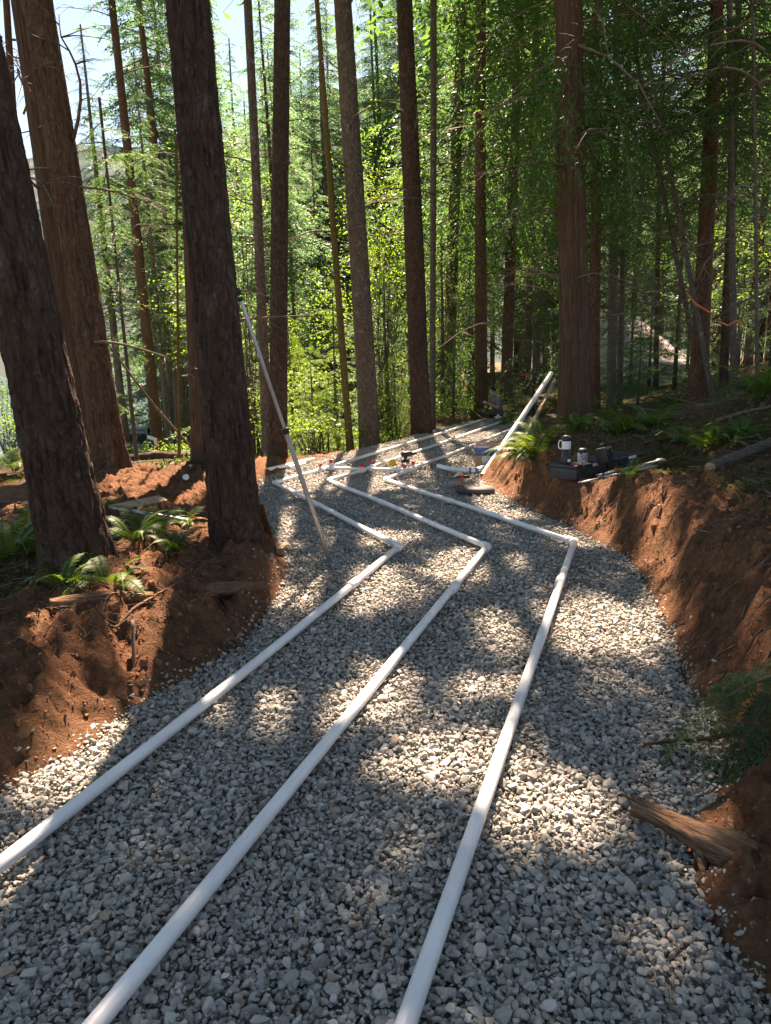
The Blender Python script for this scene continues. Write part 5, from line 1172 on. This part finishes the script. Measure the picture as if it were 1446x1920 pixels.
log('thin_root', 'curved root stub poking out of the mound beside the gravel', [gz(418, 1225, .03), gz(435, 1212, .05), gz(455, 1222, .02)], [0.008, 0.014, 0.012], 'deadwood', 'root', 'roots in the left bank', 12, seed=8)
q = P(256, 1292, 0.0); t = G(262, 1160); log('upright_stick', 'thin brown stick standing upright against the left bank', [np.array([q[0], q[1] - 0.02, 0.0]), np.array([t[0], t[1] - 0.10, t[2] + 0.03])], [0.010, 0.008], 'twig', 'stick', 'fallen sticks', 10, seed=9)
log('decayed_log', 'huge decayed red log lying behind the nearest trunk at the left edge', [PD(-330, 985, 6.4), PD(-120, 955, 6.8), PD(20, 945, 7.1), PD(85, 940, 7.4)], [0.20, 0.19, 0.18, 0.15], 'deadwood', 'log', None, 48, 0.16, seed=10)
log('fallen_log', 'dark fallen log lying behind the big reddish trunk', [gz(205, 870, .10), gz(300, 868, .10), gz(390, 868, .09)], [0.075, 0.07, 0.06], 'bark_fir', 'log', None, 28, 0.1, seed=11)
log('leaning_branch', 'straight dead branch leaning from the ground by the pole trunk', [gz(383, 866, .02), PD(285, 756, 10.6), PD(178, 612, 10.2)], [0.022, 0.018, 0.008], 'twig', 'branch', None, 10, 0.1)
log('cut_log', 'cut log with pale sawn end on the right slope', [gz(1328, 893, .05), gz(1390, 866, .06), gz(1460, 832, .06), gz(1560, 800, .06)], [0.05, 0.05, 0.052, 0.055], 'bark_thin', 'log', None, 24, 0.06, cut=True, seed=12)
for k, (a, c, rd, lab) in enumerate((((1225, 742), (1330, 762), 0.020, 'pale broken stick below the dug hole on the slope'), ((1300, 770), (1446, 757), 0.028, 'long dark stick along the slope above the fern'), ((1200, 840), (1300, 812), 0.012, 'thin stick behind the tripod head'),
        ((1340, 800), (1446, 770), 0.020, 'grey stick near the right edge below the long one'), ((1180, 762), (1290, 790), 0.015, 'crooked stick right of the cedar foot'), ((1380, 905), (1446, 912), 0.015, 'short stick on the bank top at the right edge'),
        ((1150, 950), (1290, 915), 0.008, 'thin twig along the top of the right bank'), ((450, 848), (560, 838), 0.03, 'mossy stick behind the foot of the straight dark trunk'), ((640, 835), (720, 812), 0.045, 'grey weathered board like log in front of the grey flaky trunk'), ((665, 838), (760, 800), 0.035, 'second weathered stick in front of the grey flaky trunk'))):
    g1 = gz(*a, rd); g2 = gz(*c, rd); gm = (g1 + g2) / 2; gm[2] = max(gm[2], hz(gm[0], gm[1]) + rd * 0.6) + 0.01
    log('fallen_stick', lab, [g1, gm, g2], [rd, rd * 0.9, rd * 0.6], 'twig' if k != 0 else 'deadwood', 'stick', 'fallen sticks', 12, 0.12, seed=20 + k)
def plank(name, label, a, c, w, t, mat='lumber', cat='board', tilt=0.0):
    a = np.asarray(a); c = np.asarray(c); d = c - a; root = empty(name, a, label, cat, 'loose boards on the left'); mb = MB(); add_box(mb, d / 2, (np.linalg.norm(d), w, t), R=basis(d) @ rotx(tilt), bevel=0.002); mb.build('board', M[mat], root)
plank('wooden_board', 'flat wooden board lying on the orange soil', gz(214, 970, .05), gz(308, 955, .05), 0.10, 0.025, tilt=0.5)
plank('wooden_board', 'short pale batten lying on the flat board', gz(252, 979, .05), gz(272, 964, .08), 0.03, 0.02)
plank('wooden_stake', 'orange brown stake standing against the right side of the pole trunk', gz(506, 1010, -.02), PD(488, 948, 5.25), 0.05, 0.02, 'deadwood', 'stake')
plank('wood_block', 'small pale wood block beside the soil mound', gz(524, 1040, .03), gz(540, 1028, .03), 0.06, 0.06, 'lumber', 'wood block')
g1, g2 = gz(217, 978, .05), gz(355, 990, .05)
loose('grey_pipe', 'grey pipe lying across the ferns left of the pole trunk', [g1, g2], 0.018, 'alu', 'pipe')
c0 = gz(350, 909, .03); root = empty('white_disc', c0, 'round white plastic lid standing on the orange soil', 'lid', rot=(RAD(60), 0, 0.2)); mb = MB(); lathe(mb, [(0.001, 0.0), (0.040, 0.0), (0.042, 0.012), (0.036, 0.012), (0.034, 0.004), (0.001, 0.004)], 24); mb.build('lid_disc', M['white'], root)
c0 = gz(236, 952, .04); root = empty('bark_chunk', c0, 'dark pointed chunk of bark on the orange soil', 'bark', rot=(0.4, 0.9, 0.3)); mb = MB(); bm = pebble_bm(77, 3.0); add_bm(mb, bm); o = mb.build('chunk', M['bark_red'], root); o.scale = (0.22, 0.11, 0.12)
# drooping hemlock bough, lower right
SMALL = [bough(400 + k, 0.62, 20, 0.026, 0.36, 0.35, 0.15, 0.42, 0.42) for k in range(3)]
c0 = np.array([1.66, 2.5, 0.40]); root = empty('hemlock_bough', c0, 'dark green hemlock bough drooping over the gravel edge at the lower right', 'branch'); mb = MB(); st = MB()
for k, (az, pt, s, dz) in enumerate(((2.9, -0.45, 0.95, 0), (3.4, -0.62, 1.0, 0.02), (3.9, -0.75, 0.85, -0.02), (2.5, -0.35, 0.7, 0.03), (3.15, -0.9, 0.8, -0.05), (4.3, -0.6, 0.7, 0), (3.0, -0.7, 1.05, 0.02), (3.6, -0.5, 1.1, 0.0), (3.3, -0.78, 1.1, 0.05), (2.75, -0.6, 0.9, 0.05), (3.75, -0.9, 0.9, 0.08))):
    M4 = np.eye(4); Rm = rotz(az) @ roty(-pt); M4[:3, :3] = Rm * s; M4[:3, 3] = (0.05 * k - 0.1, 0.02 * k, dz); T = SMALL[k % 3]; mb.add_inst(T[0], T[1], M4[None], -0.05, T[2]); u = np.linspace(0, 0.9, 6); pl = np.stack([u * 0.62, 0.031 * np.sin(u * 3 + 400 + k % 3), 0.062 * u - 0.35 * 0.62 * u ** 2], 1); add_tube(st, pl @ M4[:3, :3].T + M4[:3, 3], 0.004 * (1.15 - u), 5)
add_tube(st, np.array([[0.5, 0.1, 0.10], [0.2, 0.05, 0.05], [-0.1, 0, 0]]), [0.012, 0.009, 0.006], 6)
mb.build('needles', M['leaf_fir'], root); st.build('stem', M['twig'], root)

# tangle of roots and brush at the foot of the stems on the right slope
r = np.random.default_rng(17); c0 = gz(1392, 668); root = empty('brush_pile', c0, 'dark tangle of roots and brush below the stems near the right edge', 'brush'); mb = MB()
for k in range(170):
    p0 = np.array([r.normal(0, 0.75), r.normal(0, 0.45), 0]); p0[2] = height(np.array([c0[0] + p0[0]]), np.array([c0[1] + p0[1]]))[0] - c0[2] + abs(r.normal(0, 0.16)) * math.exp(-(p0[0] / 0.9) ** 2)
    a_ = r.uniform(0, 6.28); l_ = r.uniform(0.25, 1.1); t_ = np.linspace(-0.5, 0.5, 6)[:, None]; dv = np.array([math.cos(a_), math.sin(a_), r.normal(0, 0.35)])
    add_tube(mb, p0 + dv * l_ * t_ + np.array([0, 0, -0.5 * l_]) * t_ ** 2 + np.cumsum(r.normal(0, 0.012, (6, 3)), 0), r.uniform(0.003, 0.014) * (1.1 - 0.8 * (t_[:, 0] + 0.5)), 5, r.uniform())
mb.build('sticks', M['twig'], root)

# ------------------------------------------------------------------ ribbons and marker
def ribbon(label, pts, w, mat, loc=None):
    pts = np.asarray(pts, float); root = empty('flagging_ribbon', pts[0], label, 'ribbon', 'flagging ribbons'); t = np.linspace(0, len(pts) - 1, 8 * len(pts)); pp_ = np.stack([np.interp(t, np.arange(len(pts)), pts[:, k]) for k in range(3)], 1) - pts[0]
    up = np.stack([0.15 * np.sin(t * 3), 0.2 * np.cos(t * 2), np.ones(len(t))], 1); up = unit(up) * w / 2; n = len(t); nr = np.tile([0.0, -0.0025, 0.0], (n, 1))
    V = np.concatenate([pp_ - up + nr, pp_ + up + nr, pp_ + up - nr, pp_ - up - nr]); i_ = np.arange(n - 1); mb = MB()
    for a_ in range(4): b2 = (a_ + 1) % 4; mb.add(V, np.stack([a_ * n + i_, a_ * n + i_ + 1, b2 * n + i_ + 1, b2 * n + i_], 1))
    mb.build('tape', M[mat], root); return root
def wrap_pts(px, py, d, r_):
    c0 = PD(px, py, d); th = np.linspace(0, 2 * math.pi, 17); return np.stack([c0[0] + r_ * np.cos(th), c0[1] + r_ * np.sin(th), np.full(17, c0[2]) + 0.01 * np.sin(th)], 1)
rb = ribbon('pink ribbon tied round the trunk left of the massive cedar', wrap_pts(989, 702, 26, 0.20), 0.05, 'pink'); q = PD(987, 702, 25.78) - np.array(rb.location); mb = MB(); add_box(mb, q + np.array([0, 0, -0.10]), (0.05, 0.006, 0.20), R=roty(0.15)); mb.build('ribbon_tail', M['pink'], rb)
ribbon('long orange ribbon strung from the dark red trunk on the right', [PD(1287, 548, 13.1), PD(1305, 570, 13.0), PD(1325, 582, 12.9), PD(1342, 590, 12.7)], 0.026, 'orange')
ribbon('short orange ribbon tied between the stems near the right edge', [PD(1346, 602, 12.6), PD(1365, 610, 12.5), PD(1383, 600, 12.55), PD(1392, 615, 12.5)], 0.024, 'orange')
c0 = PD(289, 828, 20.55); root = empty('trunk_marker', c0, 'red and white marker cloth on the slender reddish trunk', 'marker'); mb = MB(); add_box(mb, (0.06, 0, -0.10), (0.14, 0.02, 0.38), R=roty(0.1), bevel=0.004); mb.build('red_cloth', M['red'], root)
mb = MB(); add_box(mb, (-0.04, -0.016, 0.10), (0.28, 0.012, 0.10), R=roty(0.35), bevel=0.003); add_box(mb, (0.05, -0.02, -0.02), (0.09, 0.012, 0.16), R=roty(-0.2), bevel=0.003); mb.build('white_strip', M['white'], root)

# ------------------------------------------------------------------ utility vehicle on the lower ground
d = 37.0; b0 = PD(281, 850, d); zb = hz(b0[0], d); zv = max(zb, PD(300, 852, d)[2]); root = empty('utility_vehicle', (b0[0], d, zb), 'grey utility vehicle with a boxy cab parked down by the water', 'vehicle', rot=(0, 0, RAD(8)))
M['vgrey'] = simple('vehicle_paint', (0.16, 0.165, 0.175), 0.45, var=0.12); 
def vb(nm, c, s, mt, R=None, bv=0.02): mb = MB(); add_box(mb, np.array(c) + [0, 0, 0], s, R=R, bevel=bv); return mb.build(nm, M[mt], root)
vb('body', (0, 0, 0.70), (3.0, 1.5, 0.55), 'vgrey', bv=0.08); vb('hood', (1.15, 0, 1.02), (0.9, 1.35, 0.25), 'vgrey', roty(0.15), 0.06); vb('roof', (-0.55, 0, 2.03), (1.35, 1.45, 0.10), 'vgrey', bv=0.03); vb('cargo_bed', (1.0, 0, 1.0), (0.2, 1.45, 0.25), 'black')
for x in (-1.18, -0.55, 0.08):
    for y in (-0.68, 0.68): vb('pillar', (x, y, 1.5), (0.09, 0.08, 1.0), 'vgrey', bv=0.015)
for x in (-0.865, -0.235):
    for y in (-0.68, 0.68): vb('door', (x, y * 0.99, 1.12), (0.53, 0.05, 0.34), 'vgrey', bv=0.01); vb('side_window', (x, y * 0.985, 1.64), (0.53, 0.02, 0.66), 'glass', bv=0.003)
vb('windshield', (0.10, 0, 1.55), (0.03, 1.25, 0.8), 'glass', bv=0.003)
for x in (-1.0, 1.0):
    for y in (-0.74, 0.74):
        mb = MB(); lathe(mb, [(0.20, -0.13), (0.30, -0.13), (0.34, -0.09), (0.34, 0.09), (0.30, 0.13), (0.20, 0.13)], 24, (x, y, 0.34), rotx(RAD(90))); w_ = mb.build('wheel', M['black'], root); mb = MB(); lathe(mb, [(0.001, -0.07), (0.20, -0.07), (0.20, 0.07), (0.001, 0.07)], 16, (x, y, 0.34), rotx(RAD(90))); mb.build('rim', M['vgrey'], w_)

# ------------------------------------------------------------------ seated person
M['skin'] = simple('skin', (0.42, 0.24, 0.17), 0.55, var=0.08); M['shirt'] = simple('grey_shirt', (0.13, 0.135, 0.14), 0.9, var=0.15, scale=12); M['trousers'] = simple('olive_trousers', (0.075, 0.072, 0.045), 0.9, var=0.2, scale=12); M['hair'] = simple('dark_hair', (0.018, 0.012, 0.009), 0.7, var=0.3, scale=60)
def ball(mb, c, s, R=None):
    bm = bmesh.new(); bmesh.ops.create_uvsphere(bm, u_segments=20, v_segments=14, radius=1.0)
    for v in bm.verts: v.co = Vector((v.co.x * s[0], v.co.y * s[1], v.co.z * s[2]))
    add_bm(mb, bm, c, R)
def limb(mb, pts, rad, seg=14):
    t = np.linspace(0, len(pts) - 1, 8 * (len(pts) - 1) + 1); pts = np.asarray(pts, float); p = np.stack([np.interp(t, np.arange(len(pts)), pts[:, k]) for k in range(3)], 1); rd = np.interp(t, np.arange(len(pts)), rad); add_tube(mb, p, rd, seg)
    for q_, r_ in zip(pts, rad): ball(mb, q_, (r_, r_, r_))
def fuse(mb, name, mat, parent, voxel):
    o = mb.build(name, mat, parent); md = o.modifiers.new('fuse', 'REMESH'); md.mode = 'VOXEL'; md.voxel_size = voxel; md.use_smooth_shade = True
    s_ = o.modifiers.new('smooth', 'SMOOTH'); s_.factor = 0.5; s_.iterations = 3
    bpy.context.view_layer.update(); me = bpy.data.meshes.new_from_object(o.evaluated_get(bpy.context.evaluated_depsgraph_get())); o.modifiers.clear(); old = o.data; o.data = me; bpy.data.meshes.remove(old); return o
c0 = P(934, 784, 0.0); root = empty('person', (c0[0], c0[1], 0.02), 'person in grey t-shirt and olive trousers sitting on the gravel, head bent over their hands', 'person', rot=(0, 0, RAD(180 + 22)))
# figure faces local +X, z up, seat at the origin
hip = np.array([0, 0, 0.12]); chest = np.array([0.06, 0, 0.45]); neck = np.array([0.11, 0, 0.60]); head = np.array([0.17, 0, 0.73])
SH = {s: np.array([0.08, s * 0.19, 0.545]) for s in (-1, 1)}; EL = {s: np.array([0.16, s * 0.25, 0.29]) for s in (-1, 1)}; WR = {s: np.array([0.35, s * 0.07, 0.40]) for s in (-1, 1)}
KN = {s: np.array([0.40, s * 0.30, 0.17]) for s in (-1, 1)}; AN = {s: np.array([0.22, -s * 0.10, 0.07]) for s in (-1, 1)}; HP = {s: np.array([0.02, s * 0.10, 0.11]) for s in (-1, 1)}
bd = MB(); limb(bd, [hip, [0.03, 0, 0.28], chest], [0.13, 0.125, 0.14]); limb(bd, [chest, neck, head], [0.10, 0.055, 0.055]); ball(bd, (0.05, 0, 0.48), (0.11, 0.19, 0.11))
Rh = roty(0.45)
ball(bd, head, (0.095, 0.075, 0.115), Rh); ball(bd, head + Rh @ np.array([0.03, 0, -0.055]), (0.065, 0.058, 0.06), Rh); ball(bd, head + Rh @ np.array([0.098, 0, -0.02]), (0.022, 0.014, 0.022), Rh); ball(bd, head + Rh @ np.array([0.090, 0, -0.062]), (0.012, 0.024, 0.008), Rh); ball(bd, head + Rh @ np.array([0.082, 0, 0.022]), (0.014, 0.05, 0.010), Rh)
for s in (-1, 1):
    ball(bd, head + Rh @ np.array([-0.005, s * 0.076, -0.01]), (0.022, 0.010, 0.032), Rh); limb(bd, [SH[s], EL[s], WR[s]], [0.052, 0.040, 0.027]); limb(bd, [HP[s], KN[s], AN[s]], [0.085, 0.060, 0.042]); limb(bd, [AN[s], AN[s] + np.array([-0.02, -s * 0.11, -0.03]), AN[s] + np.array([0.03, -s * 0.20, -0.03])], [0.04, 0.036, 0.022])
    hd = unit(np.array([0.10, -s * 0.03, 0.03])); pm = WR[s] + hd * 0.05; ball(bd, pm, (0.048, 0.020, 0.040), basis(hd, (0, s, 0.3)))
    for k in range(4):
        f0 = pm + hd * 0.03 + np.array([0, 0, 0.028 - 0.018 * k]); f1 = f0 + hd * 0.035 + np.array([0, -s * 0.01, 0]); f2 = f1 + np.array([0.004, -s * 0.032, -0.004]) * (1.0, 1.05, 1.0, 0.8)[k]; limb(bd, [f0, f1, f2], [0.0105, 0.0095, 0.0085], 8)
    limb(bd, [pm + np.array([-0.02, -s * 0.01, 0.03]), pm + np.array([0.02, -s * 0.03, 0.05]), pm + np.array([0.045, -s * 0.035, 0.04])], [0.013, 0.011, 0.009], 8)
body = fuse(bd, 'body', M['skin'], root, 0.011)
for s in (-1, 1):
    mb = MB(); ball(mb, head + Rh @ np.array([0.083, s * 0.030, 0.004]), (0.011, 0.013, 0.009), Rh); mb.build('eye', M['white'], body); mb = MB(); ball(mb, head + Rh @ np.array([0.091, s * 0.030, 0.002]), (0.005, 0.006, 0.006), Rh); mb.build('iris', M['hair'], body)
sh = MB(); limb(sh, [hip + np.array([0, 0, 0.02]), [0.03, 0, 0.28], chest], [0.155, 0.150, 0.160]); ball(sh, (0.05, 0, 0.48), (0.125, 0.205, 0.125)); limb(sh, [chest, neck + np.array([-0.01, 0, -0.02])], [0.12, 0.075])
for s in (-1, 1): limb(sh, [SH[s], SH[s] * 0.35 + EL[s] * 0.65], [0.070, 0.064])
fuse(sh, 'shirt', M['shirt'], root, 0.012)
tr = MB(); limb(tr, [HP[-1], HP[1]], [0.125, 0.125])
for s in (-1, 1): limb(tr, [HP[s], KN[s], AN[s]], [0.105, 0.080, 0.060])
fuse(tr, 'trousers', M['trousers'], root, 0.012)
ha = MB(); ball(ha, head + Rh @ np.array([-0.012, 0, 0.022]), (0.098, 0.083, 0.107), Rh); o = fuse(ha, 'hair', M['hair'], root, 0.010)
bmh = bmesh.new(); bmh.from_mesh(o.data); Ri = np.linalg.inv(Rh); dl = [v for v in bmh.verts if (Ri @ (np.array(v.co) - head))[0] > 0.052 and (Ri @ (np.array(v.co) - head))[2] < 0.075 or (Ri @ (np.array(v.co) - head))[2] < -0.045]; bmesh.ops.delete(bmh, geom=dl, context='VERTS'); bmh.to_mesh(o.data); bmh.free()
M['lime'] = simple('lime_plastic', (0.45, 0.60, 0.03), 0.5, var=0.1)
wp = np.array(root.location) + rotz(RAD(202)) @ np.array([0.40, 0.0, 0.31]); root2 = empty('lime_tape', wp, 'small lime green tape roll held below the hands of the seated person', 'tape'); mb = MB(); lathe(mb, [(0.022, -0.02), (0.042, -0.02), (0.042, 0.02), (0.022, 0.02), (0.022, -0.02)], 18, R=rotx(1.2)); mb.build('roll', M['lime'], root2)
for k, (px_, py_) in enumerate(((934, 784), (948, 781))):
    c1 = P(px_, py_ - 1, 0.05); root2 = empty('pipe_fitting', c1, ('small white fitting nearest the knees of the person', 'small white fitting just behind the seated person')[k], 'fitting', 'loose fittings'); mb = MB(); add_tube(mb, np.array([[-0.09, 0, 0], [-0.02, 0, 0], [0.02, 0, 0], [0.09, 0, 0]]), [0.036, 0.04, 0.04, 0.036], 16); add_tube(mb, np.array([[0, 0, 0], [0, -0.02, 0.085]]), 0.036, 14); mb.build('fitting_body', M['pvc'], root2)

# ------------------------------------------------------------------ the air between here and the mountain
mb = MB(); add_box(mb, (0, 1500, 560), (9200, 3200, 1180)); hz_o = tag(mb.build('haze', None, None, False), kind='stuff')
m = bpy.data.materials.new('haze_air'); m.use_nodes = True; nt = m.node_tree; nt.nodes.remove(nt.nodes['Principled BSDF'])
pv = N(nt, 'ShaderNodeVolumePrincipled'); pv.inputs['Color'].default_value = (0.5, 0.74, 1.0, 1); pv.inputs['Density'].default_value = 0.00002; pv.inputs['Anisotropy'].default_value = 0.2
nt.links.new(pv.outputs[0], nt.nodes['Material Output'].inputs['Volume']); hz_o.data.materials.clear(); hz_o.data.materials.append(m)
